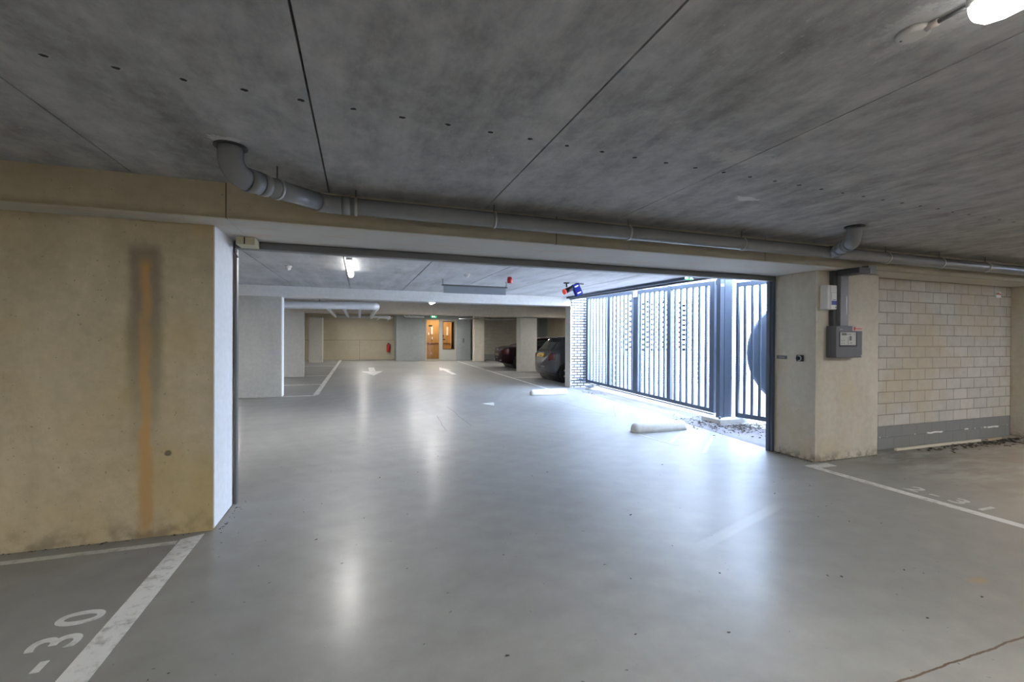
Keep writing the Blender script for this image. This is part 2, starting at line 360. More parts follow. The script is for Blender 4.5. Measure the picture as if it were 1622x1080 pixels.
def text_mesh(name, s, size, m, loc, rz, extrude=.0012, parent=None, tilt=(0, 0), align='CENTER', bold=0, sp=1.0):
    cu = bpy.data.curves.new(name, 'FONT'); cu.body = s; cu.size = size; cu.extrude = extrude; cu.align_x = align; cu.offset = bold; cu.space_character = sp
    o = bpy.data.objects.new('tmp', cu); COL.objects.link(o)
    dg = bpy.context.evaluated_depsgraph_get(); me = bpy.data.meshes.new_from_object(o.evaluated_get(dg))
    bpy.data.objects.remove(o); bpy.data.curves.remove(cu)
    me.name = name; me.materials.clear(); me.materials.append(m)
    q = bpy.data.objects.new(name, me); COL.objects.link(q); q.location = loc; q.rotation_euler = (tilt[0], tilt[1], rz)
    if parent: q.parent = parent
    return q

# ------------------------------------------------------------------ the setting
ZS, ZC = 2.367, 2.62
fl = MB()
def fquad(b, x0, x1, y0, y1, x0b=None, x1b=None, z=0):
    x0b = x0 if x0b is None else x0b; x1b = x1 if x1b is None else x1b
    b.quad((x0, y0, z+sl(y0)), (x1, y0, z+sl(y0)), (x1b, y1, z+sl(y1)), (x0b, y1, z+sl(y1)))
fquad(fl, -8, 12, -8, Y0); fquad(fl, -12, 5.34, Y0, 12.0, x1b=5.80)
fquad(fl, -12, 10.7, 12.0, 27.0)
# thickness below
fl.quad((-12, -8, -.2), (-12, 27, -.2), (12, 27, -.2), (12, -8, -.2))
struct('floor', fl, m_floor)
g = MB()
g.quad((5.34, Y0, .0), (5.34+1.0, Y0, 0), (6.8, 12, sl(12)), (5.80, 12, sl(12)))
struct('trim_1', g, m_apron, 'brushed concrete apron strip between smooth floor and driveway pavers')
g = MB()
g.quad((6.34, Y0, 0), (60, Y0, .2), (60, 12, .3), (6.8, 12, sl(12)))
g.quad((12.4, 12, sl(12)), (60, 12, .3), (60, 60, .6), (12.4, 60, .6))
tag(struct('ground', g, m_pave, 'pale paved driveway beyond the bar gate'), kind='structure')

# ceiling: 1.25 m slabs with open joints under a solid deck
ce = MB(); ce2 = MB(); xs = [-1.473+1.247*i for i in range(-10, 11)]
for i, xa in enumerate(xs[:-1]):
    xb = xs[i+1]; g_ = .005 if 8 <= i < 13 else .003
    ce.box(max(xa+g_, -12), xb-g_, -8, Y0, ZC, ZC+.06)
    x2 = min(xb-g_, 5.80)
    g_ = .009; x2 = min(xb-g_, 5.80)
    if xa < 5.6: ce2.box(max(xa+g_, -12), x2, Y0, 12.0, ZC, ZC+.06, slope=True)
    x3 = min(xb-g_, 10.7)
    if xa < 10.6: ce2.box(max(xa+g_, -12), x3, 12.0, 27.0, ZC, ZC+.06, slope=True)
ceil = struct('ceiling', ce, m_ceil, 'dark concrete slab ceiling of the near bay with a row of bored holes'); struct('ceiling', ce2, m_ceil2, 'concrete slab ceiling beyond the beam, coloured paler for the daylight on it')
ce = MB(); ce.box(-14, 12, -8, Y0, ZC+.06, ZC+.3); ce.box(-14, 5.8, Y0, 12, ZC+.06, ZC+.3, slope=True); ce.box(-14, 10.9, 12, 27.2, ZC+.06, ZC+.3, slope=True)
struct('ceiling', ce, m_ceil_edge, 'dark deck above the slab joints')

ce = MB(); ce.box(-14, 12.2, -8.3, 4.66, 2.93, 3.1); ce.box(-14, 5.8, 4.66, 12.2, 3.04, 3.15); ce.box(-14, 10.9, 12.2, 27.5, 3.26, 3.4); struct('roof', ce, m_ceil_edge)  # unseen slabs over the decks, added to seal out leaking sun
# room 1 shell
w = MB(); w.box(-12.2, -1.075, 4.033, 4.63, 0, ZS); struct('wall_left', w, m_wall_l, 'stained ochre concrete wall with a rusty vertical leak streak')
w = MB(); w.box(-8.2, -8, -8, 4.6, 0, ZC); struct('wall_side', w, m_wall_l)
w = MB(); w.box(-8, 12, -8.2, -8, 0, ZC); struct('wall_rear', w, m_backwall)
w = MB(); w.box(12, 12.2, -8, 4.6, 0, ZC); struct('wall_right', w, m_backwall)
w = MB(); w.box(6.4, 12, 4.18, 4.6, 0, ZS); struct('wall_block', w, m_block, 'pale concrete block wall with dark grey plinth course')
w = MB(); w.box(-1.075, -1.067, 4.036, 4.55, .015, ZS); struct('trim_2', w, m_white, 'bright white rendered reveal at the end of the left wall')
w = MB(); w.box(-12.2, 12, 3.74, 4.66, ZS, ZC); struct('beam', w, m_beam, 'long concrete beam over the opening')

def column(x0, x1, y0, y1, z1, m, label, bev=.008):
    z0 = sl((y0+y1)/2)
    b_ = MB(); b_.box(x0, x1, y0, y1, z0-.0, z1, bev=bev)
    o = b_.build('concrete_column', m); tag(o, label, 'column'); return o
column(5.32, 6.45, 4.0, 4.62, ZS-.001, m_col, 'wide stained concrete column carrying the fire panel, right of the opening')
column(9.83, 10.35, 3.9, 4.178, ZS-.001, m_col, 'concrete pilaster at the right end of the pale block wall')
column(-2.63, -1.74, 11.70, 12.0, 2.463, m_colg, 'nearest grey column beyond the left jamb, beneath the pale beam')
column(-2.6, -1.79, 16.6, 16.9, 2.399, m_colg, 'middle column of the left row, half behind the nearest grey one')
column(-2.35, -1.72, 23.85, 24.15, 2.5, m_colg, 'farthest narrow column of the left row before the beige back wall')
column(6.11, 6.83, 16.88, 17.35, 2.379, m_colg, 'grey column standing between the two parked cars')
column(5.89, 6.45, 23.6, 24.0, 2.9, m_col, 'beige column right of the grey lift wall and far door')
# pale arris strip on the nearest left column
w = MB(); w.box(-1.739, -1.728, 11.72, 12.0, .11, 2.46); struct('trim_3', w, m_white, 'white edge strip on the nearest left column')

def beam(y0, y1, z0, x0, x1, m, lab):
    b_ = MB(); zt = ZC+sl(y0)-.002
    jo = [x for x in np.arange(x0, x1, 2.5)]+[x1]
    for a, c in zip(jo, jo[1:]): b_.box(a+.002, c-.002, y0, y1, z0, zt)
    b_.box(x0, x1, y0+.01, y1-.01, z0+.01, zt)
    struct('beam', b_, m, lab)
beam(11.70, 12.05, 2.464, -12, 6.2, m_beam2, 'pale concrete beam across the middle of the garage')
beam(16.6, 17.35, 2.38, -12, 10.7, m_beam3, 'second concrete beam behind the pale one')
beam(21.3, 21.6, 2.60, -12, 10.7, m_beam3, 'farthest concrete beam before the back walls')
w = MB(); w.box(-12, 1.87, 26, 26.3, .1, 3.1)
struct('wall_back', w, m_backwall, 'beige concrete back wall at the far left')
w = MB()
for zz in (1.38,): w.box(-11.9, 1.86, 25.995, 26.01, zz, zz+.02)
for xx in (-5, -2.5, 0): w.box(xx, xx+.015, 25.995, 26.01, .3, 1.38)
struct('trim_4', w, mat('dark_joint', (.22, .19, .14), .9), 'formwork joints in the beige back wall')  # joint lines as thin dark strips on the wall
w = MB(); w.box(-12.2, -12, 4.6, 26.3, 0, 3.1); struct('wall_far_left', w, m_backwall)
w = MB(); w.box(1.87, 3.42, 24.8, 26.3, .25, 3.1); struct('wall_core', w, m_greywall, 'grey painted wall left of the lit wooden hallway')
w = MB(); w.box(5.17, 5.95, 24.7, 26.3, .25, 3.1); struct('wall_lift', w, m_greywall, 'grey painted wall right of the far door')
w = MB(); w.box(5.95, 10.7, 25.0, 25.3, .25, 3.1); struct('wall_back_right', w, m_blockfar, 'pale block wall behind the dark parked car')
w = MB(); w.box(10.1, 10.6, 24.6, 25.0, .25, 3.1); struct('wall_pier', w, m_greywall)
w = MB(); w.box(10.6, 10.8, 12.3, 25.3, .1, 3.1); struct('wall_car_side', w, m_backwall)
w = MB(); w.box(3.42, 5.17, 24.72, 24.86, 2.58, 3.1); struct('wall_lintel', w, m_greywall)

# exterior white brick wall with perforated brickwork
gx0, gx1, gz0, gz1 = 7.42, 10.05, 1.16, 2.72
w = MB(); YB = 11.66
w.box(5.80, gx0, YB, YB+.30, .10, 3.3); struct('wall_brick', w, m_brick, 'white glazed brick wall outside beside the gate')
for bx in ((gx1, 12.4, .10, 3.3), (gx0, gx1, .10, gz0), (gx0, gx1, gz1, 3.3)):
    w = MB(); w.box(bx[0], bx[1], YB, YB+.30, bx[2], bx[3]); struct('wall_brick', w, m_brick)
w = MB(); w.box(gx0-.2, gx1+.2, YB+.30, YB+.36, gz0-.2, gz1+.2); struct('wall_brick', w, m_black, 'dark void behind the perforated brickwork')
w = MB(); rows = int((gz1-gz0)/.0775)
for r_ in range(rows):
    z = gz0+r_*.0775; xx = gx0-.05+(.155 if r_ % 2 else 0)
    w.box(gx0, gx1, YB+.03, YB+.07, z+.070, z+.0775)
    while xx < gx1:
        a, c = max(xx, gx0), min(xx+.15, gx1)
        if c > a: w.box(a, c, YB+.01, YB+.07, z, z+.067)
        xx += .31
tag(w.build('brick_grille', mat('white_brick', (.82, .82, .82), .6)), 'perforated white brickwork grille seen through the gate bars', 'grille')
w = MB(); w.box(5.757, 5.798, 11.67, 12.0, .10, 2.465); struct('wall_brick_edge', w, m_colg, 'grey concrete end of the white brick wall')
w = MB(); w.box(12.4, 12.6, 11.66, 40, .1, 3.3); struct('wall_outside', w, m_white)
# unseen storeys above, added to shade the gate
w = MB(); w.box(5.55, 5.80, 3.9, 11.66, 2.96, 9); struct('wall_upper', w, m_white)
w = MB(); w.box(5.80, 12.4, 11.66, 11.96, 3.3, 9); struct('wall_upper', w, m_white)
w = MB(); w.box(5.80, 12.0, 4.2, 4.6, 2.92, 9); struct('wall_upper', w, m_white)
# toothed brick ends
w = MB()
for k in range(31):
    if k % 2: w.box(5.765, 5.80, 11.645, 11.668, .115+k*.0775, .115+k*.0775+.065)
struct('trim_5', w, mat('brick_end', (.75, .75, .75), .6), 'toothed brick ends on the corner of the white brick wall')

# ------------------------------------------------------------------ door frame in the opening
e = empty('door_frame', (2.1, 4.58, 0), 'slim dark steel frame lining the wide opening, under the beam', 'door frame')
def part(mb, name, m, root, **k):
    o = mb.build(name, m); o.parent = root; o.matrix_parent_inverse = Matrix.Translation(-Vector(root.location)) if root.rotation_euler.z == 0 else root.matrix_world.inverted(); return o
p = MB(); p.box(-1.06, 5.31, 4.555, 4.655, 2.297, ZS-.002, bev=.006); part(p, 'lintel', m_frame, e)
p = MB(); p.box(5.275, 5.318, 4.57, 4.66, 0, 2.297); p.box(5.255, 5.275, 4.60, 4.65, 0, 2.297); part(p, 'jamb', m_steel, e)
p = MB(); p.box(-1.066, -1.045, 4.60, 4.66, 0, 2.297); part(p, 'jamb', m_frame, e)
e = empty('control_box', (-.93, 4.45, 2.29), 'small yellowed box fixed under the beam above the left jamb', 'control box')
p = MB(); p.box(-1.0, -.855, 4.36, 4.54, 2.295, 2.364, bev=.004); part(p, 'housing', mat('yellowed_plastic', (.52, .48, .33), .5), e)
p = MB(); p.box(-.94, -.93, 4.357, 4.365, 2.30, 2.36); part(p, 'seam', m_black, e)
p = MB(); p.tube([(-1.03, 4.45, 2.33), (-1.04, 4.5, 2.25), (-1.035, 4.58, 2.22)], .008, 8); part(p, 'bracket_arm', m_black, e)

# ------------------------------------------------------------------ grey drain pipe along the beam
PR = .0625
e = empty('drain_pipe', (2.0, 3.58, 2.49), 'long grey plastic drain pipe hung below the ceiling in front of the beam', 'pipe')
p = MB(); p.tube([(-.14, 3.59, 2.495), (11.9, 3.59, 2.478)], PR, 28); part(p, 'straight_pipe', m_pvc, e)
# branch at left: ceiling hole -> elbow -> slanting run -> bend
a0 = Vector((-.72, 3.02, 2.62)); a1 = Vector((-.72, 3.02, 2.46)); dirn = Vector((.44, .54, 0.035)).normalized()
pts = [a0, a0-Vector((0, 0, .04))]
c = a1+Vector((0, 0, .10))+Vector((dirn.x, dirn.y, 0)).normalized()*.10
hd = Vector((dirn.x, dirn.y, 0)).normalized()
pts += [c+(-hd)*.10*math.cos(a)+Vector((0, 0, -1))*.10*math.sin(a) for a in [PI/2*k/9 for k in range(10)]]
p = MB(); p.tube(pts, .068, 28); part(p, 'elbow', m_pvc, e)
s0 = pts[-1]; s1 = Vector((-.27, 3.56, 2.492))
p = MB(); p.tube([s0, s0+(s1-s0)*.14], .072, 28); part(p, 'socket', m_pvc, e)
p = MB(); p.tube([s0+(s1-s0)*.16, s0+(s1-s0)*.24], .070, 28); part(p, 'socket', mat('light_grey_pvc', (.26, .265, .27), .35), e)
p = MB(); p.tube([s0+(s1-s0)*.1, s1], PR, 28); part(p, 'slanting_pipe', m_pvc, e)
p = MB(); p.tube([s0+(s1-s0)*.93, s1, Vector((-.24, 3.582, 2.494)), Vector((-.20, 3.59, 2.495)), (-.10, 3.59, 2.495)], .067, 28); part(p, 'elbow', m_pvc, e)
def clip_ring(cen, d, root, rod=None):
    d = Vector(d).normalized(); cen = Vector(cen)
    q = MB(); q.tube([cen-d*.010, cen+d*.010], PR+.006, 28); 
    o = part(q, 'pipe_clip', m_clip, root)
    if rod: q = MB(); q.tube([cen+Vector((0, 0, PR)), (cen.x, cen.y, ZC)], .005, 8); part(q, 'hanger_rod', m_frame, root)
cc = s0+(s1-s0)*.37; clip_ring(cc, s1-s0, e, True); 
for xx in (-.03, 1.06, 2.36, 3.71, 5.9, 6.9, 7.85, 9.4): clip_ring((xx, 3.59, 2.495-.0014*xx), (1, 0, 0), e, True)
for xx in (-.13, 4.98): 
    q = MB(); q.tube([(xx, 3.59, 2.495), (xx+.06, 3.59, 2.495)], .068, 28); part(q, 'socket', m_pvc, e)
# ceiling collar
q = MB(); q.tube([(-.72, 3.02, 2.612), (-.72, 3.02, 2.621)], .088, 28); part(q, 'collar', m_black, e)
# right riser: from ceiling down and back into the pipe
b0 = Vector((4.58, 3.06, 2.62)); tgt = Vector((5.02, 3.57, 2.485)); hd = Vector((tgt.x-b0.x, tgt.y-b0.y, 0)).normalized()
c = b0+Vector((0, 0, -.02))+hd*.11; c.z = 2.585
pts = [b0]+[c-hd*.11*math.cos(a)-Vector((0, 0, 1))*.11*math.sin(a) for a in [PI/2*k/9 for k in range(10)]]
p = MB(); p.tube(pts, .066, 28); part(p, 'elbow', m_pvc, e)
p = MB(); p.tube([pts[-1], tgt], PR, 28); part(p, 'branch_pipe', m_pvc, e)
for f0, f1 in ((.0, .2), (.55, .95)):
    p = MB(); p.tube([pts[-1]+(tgt-pts[-1])*f0, pts[-1]+(tgt-pts[-1])*f1], .070, 28); part(p, 'socket', m_pvc, e)
q = MB(); q.tube([(4.58, 3.06, 2.612), (4.58, 3.06, 2.621)], .085, 28); part(q, 'collar', m_black, e)

# ------------------------------------------------------------------ things on the right column
e = empty('wall_switch', (5.32, 4.2, 1.275), 'black rotary isolator switch on the white-grey face beside the jamb', 'switch')
p = MB(); p.box(5.285, 5.3195, 4.155, 4.235, 1.235, 1.315, bev=.006); part(p, 'housing', m_black, e)
p = MB(); p.tube([(5.287, 4.195, 1.275), (5.279, 4.195, 1.275)], .034, 24); part(p, 'dial_ring', m_whitepaint, e)
p = MB(); p.tube([(5.28, 4.195, 1.275), (5.262, 4.195, 1.275)], .026, 24); p.box(5.250, 5.264, 4.188, 4.202, 1.25, 1.30); part(p, 'knob', mat('navy_knob', (.012, .014, .04), .4), e)
e = empty('sign_plate', (5.32, 4.46, 1.275), 'small grey engraved plate on the column face beside the jamb', 'plate')
p = MB(); p.box(5.313, 5.3195, 4.39, 4.54, 1.255, 1.30, bev=.001); part(p, 'plate', m_frame, e)
p = MB(); p.box(5.3118, 5.3135, 4.42, 4.51, 1.274, 1.280); part(p, 'lettering', mat('pale_lettering', (.45, .45, .47), .5), e)
YF = 3.9
e = empty('emergency_light_box', (5.45, 4.0, 1.88), 'white wall box with a blue square label, above the grey fire panel', 'box')
p = MB(); p.box(5.375, 5.535, YF, 3.9995, 1.884, 2.178, bev=.008); part(p, 'housing', m_whitepaint, e)
p = MB(); p.box(5.42, 5.525, YF-.006, YF+.001, 1.895, 2.168, bev=.002); part(p, 'front_cover', mat('white_cover', (.70, .70, .68), .4), e)
p = MB(); p.box(5.436, 5.52, YF-.0075, YF-.0055, 2.086, 2.088); p.box(5.436, 5.438, YF-.0075, YF-.0055, 1.99, 2.088); part(p, 'groove', m_frame, e)
p = MB(); p.box(5.436, 5.522, YF-.008, YF-.0055, 1.937, 1.987); part(p, 'blue_label', mat('blue_label', (.035, .04, .28), .5), e)
p = MB(); p.tube([(5.507, YF-.005, 1.908), (5.507, YF-.011, 1.908)], .007, 12); part(p, 'indicator', m_black, e)
p = MB(); p.box(5.46, 5.51, YF-.0075, YF-.0055, 1.996, 2.003); part(p, 'lettering', mat('dark_lettering', (.1, .1, .25), .5), e)

YP = 3.87
e = empty('fire_alarm_panel', (5.73, 4.0, 1.29), 'dark grey steel fire alarm panel with pale display, on the wide right column', 'alarm panel')
p = MB(); p.box(5.49, 5.945, YP, 3.9995, 1.292, 1.682, bev=.006); part(p, 'cabinet', m_greybox, e)
p = MB(); p.box(5.54, 5.85, YP-.002, YP+.001, 1.425, 1.612); part(p, 'recess', m_black, e)
p = MB(); p.box(5.55, 5.82, YP-.006, YP+.0, 1.447, 1.605, bev=.001); pl = part(p, 'display_panel', mat('pale_panel', (.47, .48, .46), .5), e)
dk = mat('panel_marks', (.06, .065, .06), .5)
p = MB(); p.box(5.575, 5.655, YP-.008, YP-.0055, 1.567, 1.595); o = part(p, 'screen', mat('lcd_screen', (.10, .12, .10), .3), e)
p = MB()
for r_ in range(4):
    for c_ in range(3): p.box(5.708+c_*.013, 5.718+c_*.013, YP-.008, YP-.0055, 1.505+r_*.014, 1.515+r_*.014)
part(p, 'keypad', dk, e)
for r_ in range(6): p = MB(); p.box(5.678, 5.687, YP-.008, YP-.0055, 1.46+r_*.014, 1.467+r_*.014); part(p, 'button', dk, e)
for xx, zz in ((5.57, 1.463), (5.61, 1.463), (5.61, 1.50), (5.57, 1.50), (5.725, 1.47), (5.74, 1.47), (5.67, 1.575), (5.70, 1.575), (5.72, 1.575), (5.79, 1.575)):
    p = MB(); p.box(xx, xx+.01, YP-.008, YP-.0055, zz, zz+.008); part(p, 'button', dk, e)
p = MB(); p.box(5.545, 5.59, YP-.003, YP-.0005, 1.636, 1.642); part(p, 'maker_lettering', m_clip, e)
p = MB(); p.tube([(5.925, YP+.002, 1.312), (5.925, YP-.006, 1.312)], .012, 16); part(p, 'lock', m_clip, e)
p = MB(); p.box(5.765, 5.95, YP-.004, YP-.0005, 1.622, 1.682); st = part(p, 'warning_sticker', mat('sticker_pale', (.62, .52, .48), .6), e)
p = MB(); p.box(5.785, 5.81, YP-.006, YP-.0035, 1.628, 1.672); p.box(5.81, 5.93, YP-.006, YP-.0035, 1.644, 1.654); part(p, 'red_symbol', m_red, e)

e = empty('cable_trunking', (5.62, 4.0, 1.69), 'grey cable trunking climbing from the fire panel to the beam', 'trunking')
m_trunk = mat('trunk_grey', (.22, .225, .24), .5)
p = MB(); p.box(5.60, 5.74, 3.90, 3.9995, 1.684, 2.363, bev=.003); part(p, 'vertical_duct', m_trunk, e)
p = MB(); p.box(5.54, 5.60, 3.945, 3.9995, 1.684, 2.363, bev=.002); part(p, 'side_duct', mat('dark_duct', (.06, .062, .07), .5), e)
p = MB(); p.box(5.53, 5.72, 3.64, 3.90, 2.30, 2.364, bev=.002); part(p, 'soffit_duct', mat('dark_duct2', (.06, .062, .07), .5), e)
p = MB(); p.box(5.72, 5.86, 3.66, 3.735, 2.30, 2.40, bev=.003); part(p, 'end_box', m_trunk, e)
p = MB(); p.box(5.70, 5.708, 3.897, 3.90, 1.83, 2.05); part(p, 'bright_edge', m_clip, e)
p = MB(); p.box(9.42, 9.55, 4.172, 4.1795, 2.19, 2.28, bev=.001)
s_ = p.build('warning_sign', m_whitepaint); tag(s_, 'tiny red and white sign high on the pale block wall', 'sign')
p = MB(); p.box(9.425, 9.545, 4.169, 4.1725, 2.235, 2.25); p.box(9.44, 9.50, 4.169, 4.1725, 2.255, 2.268); o = p.build('red_print', m_red, s_); 

# wooden batten and litter at foot of block wall
p = MB(); p.box(6.95, 8.85, 4.07, 4.105, .0, .03, bev=.003); tag(p.build('wood_batten', m_wood), 'long pale wooden batten lying along the foot of the block wall', 'batten')
p = MB(); p.box(9.0, 9.35, 4.06, 4.10, .0, .025, bev=.003); tag(p.build('wood_batten', mat('brown_batten', (.42, .34, .22), .8)), 'short brownish wooden offcut by the pilaster', 'batten')
def flakes(name, pts, smin, smax, m, label, cat='leaf litter', slope=True):
    b_ = MB(); bm_ = b_.bm
    for (x, y) in pts:
        s_ = random.uniform(smin, smax); a = random.uniform(0, 2*PI); asp = random.uniform(.25, .7); z = (sl(y) if slope else 0)+.0015
        q = []
        for k in range(5):
            th = 2*PI*k/5; px = math.cos(th)*s_; py = math.sin(th)*s_*asp
            q.append(bm_.verts.new((x+px*math.cos(a)-py*math.sin(a), y+px*math.sin(a)+py*math.cos(a), z+random.uniform(0, s_*.5))))
        bm_.faces.new(q)
        top = bm_.verts.new((x, y, z+s_*.45))
        for k in range(5): bm_.faces.new((q[k], q[(k+1) % 5], top))
    return tag(b_.build(name, m), label, cat, kind='stuff')
pts = [(random.gauss(8.9, .7), 4.02-abs(random.gauss(0, .10))) for _ in range(260)]
pts = [(x, min(4.05, y-.0)) for x, y in pts if 7.2 < x < 9.8]
flakes('leaf_litter', pts, .012, .045, m_dirt, 'dark dead leaves gathered along the foot of the block wall')
pts = [(random.gauss(6.15, .35), random.gauss(6.15, .35)) for _ in range(1100)]
pts = [(x, y) for x, y in pts if not (5.95 < x < 6.68 and 6.13 < y < 6.75) and x > 5.2]
flakes('leaf_litter', pts, .010, .03, m_dirt, 'dark leaf debris around the concrete foot of the gate post')
pts = [(random.gauss(5.8, .15), random.gauss(10.5, .2)) for _ in range(160)]
pts = [p_ for p_ in pts if p_[1] < 10.95]
flakes('leaf_litter', pts, .006, .02, m_dirt, 'sparse debris near the far end of the gate')
pts = [(5.3-abs(random.gauss(0, .03)), random.uniform(4.0, 4.5)) for _ in range(50)]+[(random.uniform(5.3, 6.4), 3.99-abs(random.gauss(0, .012))) for _ in range(30)]+[(random.uniform(-3, -1.1), 4.02-abs(random.gauss(0, .01))) for _ in range(40)]+[(-1.03+abs(random.gauss(0, .03)), random.uniform(3.95, 4.5)) for _ in range(25)]
flakes('wall_foot_grit', pts, .005, .014, m_dirt, 'grit gathered at the feet of the walls', 'grit')
spots = [(-.62, 3.30), (-.87, 2.35), (-.80, 2.37), (-.85, 2.30), (-.76, 2.16), (2.9, 2.0), (3.38, 1.93), (3.45, 1.86), (3.72, 1.93), (3.46, 1.58), (3.85, 3.3), (4.0, 2.9), (3.7, 2.75), (1.0, 6.3), (1.55, 2.6), (.5, 2.6), (1.1, 1.35), (2.9, 4.1), (-.45, 4.2), (-.3, 3.6), (5.6, 3.2), (5.9, 2.9)]
flakes('floor_crumbs', spots+[(random.uniform(-1, 4.5), random.uniform(1.4, 6)) for _ in range(40)], .005, .016, m_dirt, 'scattered crumbs of dead leaf on the near floor', 'crumbs')

# ------------------------------------------------------------------ gate
GX = 6.30
gz0_ = lambda y: .135+.025*(y-6.7); gz1_ = lambda y: 2.61+.027*(y-6.7)
e = empty('sliding_gate', (GX, 9.3, .15), 'long dark steel bar gate sliding along the right side, daylight behind', 'gate')
def member(b_, ya, yb, zf0, zf1, hx=.03, zoff0=0, zoff1=0):
    v = [b_.bm.verts.new((x, y, z)) for x in (GX-hx, GX+hx) for y in (ya, yb) for z in (zf0(y)+zoff0, zf1(y)+zoff1)]
    for q in ((0, 1, 3, 2), (4, 6, 7, 5), (0, 4, 5, 1), (2, 3, 7, 6), (0, 2, 6, 4), (1, 5, 7, 3)): b_.bm.faces.new([v[i] for i in q])
def gpart(b_, n, m=m_steel): return part(b_, n, m, e)
q = MB(); member(q, 6.72, 12.6, gz0_, lambda y: gz0_(y)+.075); gpart(q, 'bottom_rail')
q = MB(); member(q, 6.72, 11.7, lambda y: gz0_(y)-.045, lambda y: gz0_(y)-.022, .02); gpart(q, 'guide_rail')
q = MB(); member(q, 6.72, 12.6, lambda y: gz1_(y)-.08, gz1_); gpart(q, 'top_rail')
stiles = [11.62, 10.42, 9.20, 7.98, 6.74]
for i, yy in enumerate(stiles):
    hw = .10 if i == 2 else .06
    q = MB(); member(q, yy-hw, yy+hw, gz0_, gz1_, .035); gpart(q, 'stile')
q = MB(); q.box(GX-.05, GX+.05, 9.12, 9.28, 2.52, 2.74); gpart(q, 'roller_bracket', m_whitepaint)
for a, c in zip(stiles, stiles[1:]):
    for k in range(1, 7):
        yy = a+(c-a)*k/7
        q = MB(); member(q, yy-.022, yy+.022, gz0_, gz1_, .018, .07, -.07); gpart(q, 'bar')
for yy in (11.95, 12.25): 
    q = MB(); member(q, yy-.022, yy+.022, gz0_, gz1_, .018, .07, -.07); gpart(q, 'bar')
q = MB(); q.tube([(GX, 12.55, gz0_(12.5)+.04), (GX-.35, 11.2, gz0_(11.2)+.10)], .035, 14); gpart(q, 'end_stop')

e = empty('gate_post', (6.25, 6.45, .03), 'heavy dark steel gate post on a concrete foot', 'post')
q = MB(); q.box(6.11, 6.20, 6.37, 6.46, .09, 2.63, bev=.004); part(q, 'front_post', m_steel, e)
q = MB(); q.box(6.24, 6.42, 6.40, 6.60, .09, 2.63, bev=.004); part(q, 'rear_post', m_steel, e)
q = MB(); q.box(6.13, 6.40, 6.42, 6.5, 2.5, 2.6); part(q, 'head_plate', m_steel, e)
q = MB(); q.box(6.115, 6.19, 6.362, 6.372, 2.46, 2.51); part(q, 'sensor', mat('lilac_sensor', (.4, .38, .5), .5), e)
q = MB(); q.box(5.98, 6.62, 6.22, 6.68, .02, .105, bev=.015); part(q, 'concrete_foot', m_stop, e)
q = MB(); q.tube([(6.03, 6.28, .10), (6.03, 6.28, .15)], .02, 12); part(q, 'anchor_bolt', m_frame, e)
e = empty('guide_foot', (6.2, 11.2, .1), 'small concrete foot with guide roller under the far end of the gate', 'foot')
q = MB(); q.tube([(6.12, 11.15, sl(11)), (6.12, 11.15, sl(11)+.09)], [.14, .12], 20); part(q, 'concrete_foot', m_stop, e)
q = MB(); q.box(6.02, 6.24, 11.0, 11.3, sl(11)+.09, sl(11)+.105); part(q, 'roller_plate', m_steel, e)

# fixed bar panel right of post
e = empty('fence_panel', (6.5, 6.05, .15), 'short fixed panel of steel bars between gate post and right jamb', 'fence panel')
P0 = Vector((6.46, 6.34, 0)); P1 = Vector((6.66, 5.42, 0)); dd = (P1-P0); ln = dd.length; rz = Matrix.Rotation(math.atan2(dd.y, dd.x), 4, 'Z')
def fmember(s0, s1, z0, z1, th, name, m=m_steel):
    q = MB(); q.box(s0, s1, -th, th, z0, z1); bmesh.ops.transform(q.bm, matrix=Matrix.Translation(P0) @ rz, verts=q.bm.verts); part(q, name, m, e)
fmember(0, ln, .115, .195, .03, 'bottom_rail'); fmember(0, ln, 2.46, 2.54, .03, 'top_rail')
fmember(0, .05, .12, 2.53, .03, 'stile', m_steel)
for k in range(1, 7): fmember(ln*k/7.0-.02+.02, ln*k/7.0+.02+.02, .19, 2.47, .018, 'bar')
fmember(ln-.05, ln, .12, 2.53, .03, 'stile')
# dark round disc outside
e = empty('round_disc', (7.57, 5.65, .03), 'large dark round disc standing outside, cut off by the right jamb', 'disc')
dc = Vector((7.57, 5.65, 1.27)); rr = 1.11; nrm = Vector((-.80, -.60, 0)).normalized(); hx = Vector((0, 0, 1)).cross(nrm)
q = MB(); prof = [(0.0, 0.07), (.5, .065), (.9, .045), (1.06, .03), (1.11, 0), (1.08, -.03), (.0, -.03)]
seg = 64; rings = []
for r_, h_ in prof:
    rings.append([q.bm.verts.new(dc+nrm*h_+(hx*math.cos(2*PI*k/seg)+Vector((0, 0, 1))*math.sin(2*PI*k/seg))*r_) for k in range(seg)] if r_ > 0 else [q.bm.verts.new(dc+nrm*h_)])
for A, B in zip(rings, rings[1:]):
    for k in range(seg):
        j = (k+1) % seg
        if len(A) == 1: f_ = q.bm.faces.new((A[0], B[k], B[j]))
        elif len(B) == 1: f_ = q.bm.faces.new((A[k], B[0], A[j]))
        else: f_ = q.bm.faces.new((A[k], B[k], B[j], A[j]))
        f_.smooth = True
part(q, 'disc_face', mat('slate_disc', (.05, .065, .09), .5), e)
q = MB(); q.tube([dc-nrm*.08+Vector((0, 0, -1.25)), dc-nrm*.08+Vector((0, 0, .1))], .05, 16); part(q, 'stand_post', m_steel, e)

# dark steel channel along the ceiling edge
e = empty('ceiling_track', (5.75, 8.3, 2.6), 'dark steel edge channel running along the ceiling above the gate', 'track')
q = MB(); q.box(5.62, 5.70, 4.9, 11.65, 2.565, 2.619, slope=True); part(q, 'channel', m_steel, e)
q = MB(); q.box(5.72, 5.80, 4.9, 11.65, 2.535, 2.619, slope=True); part(q, 'flange', m_frame, e)

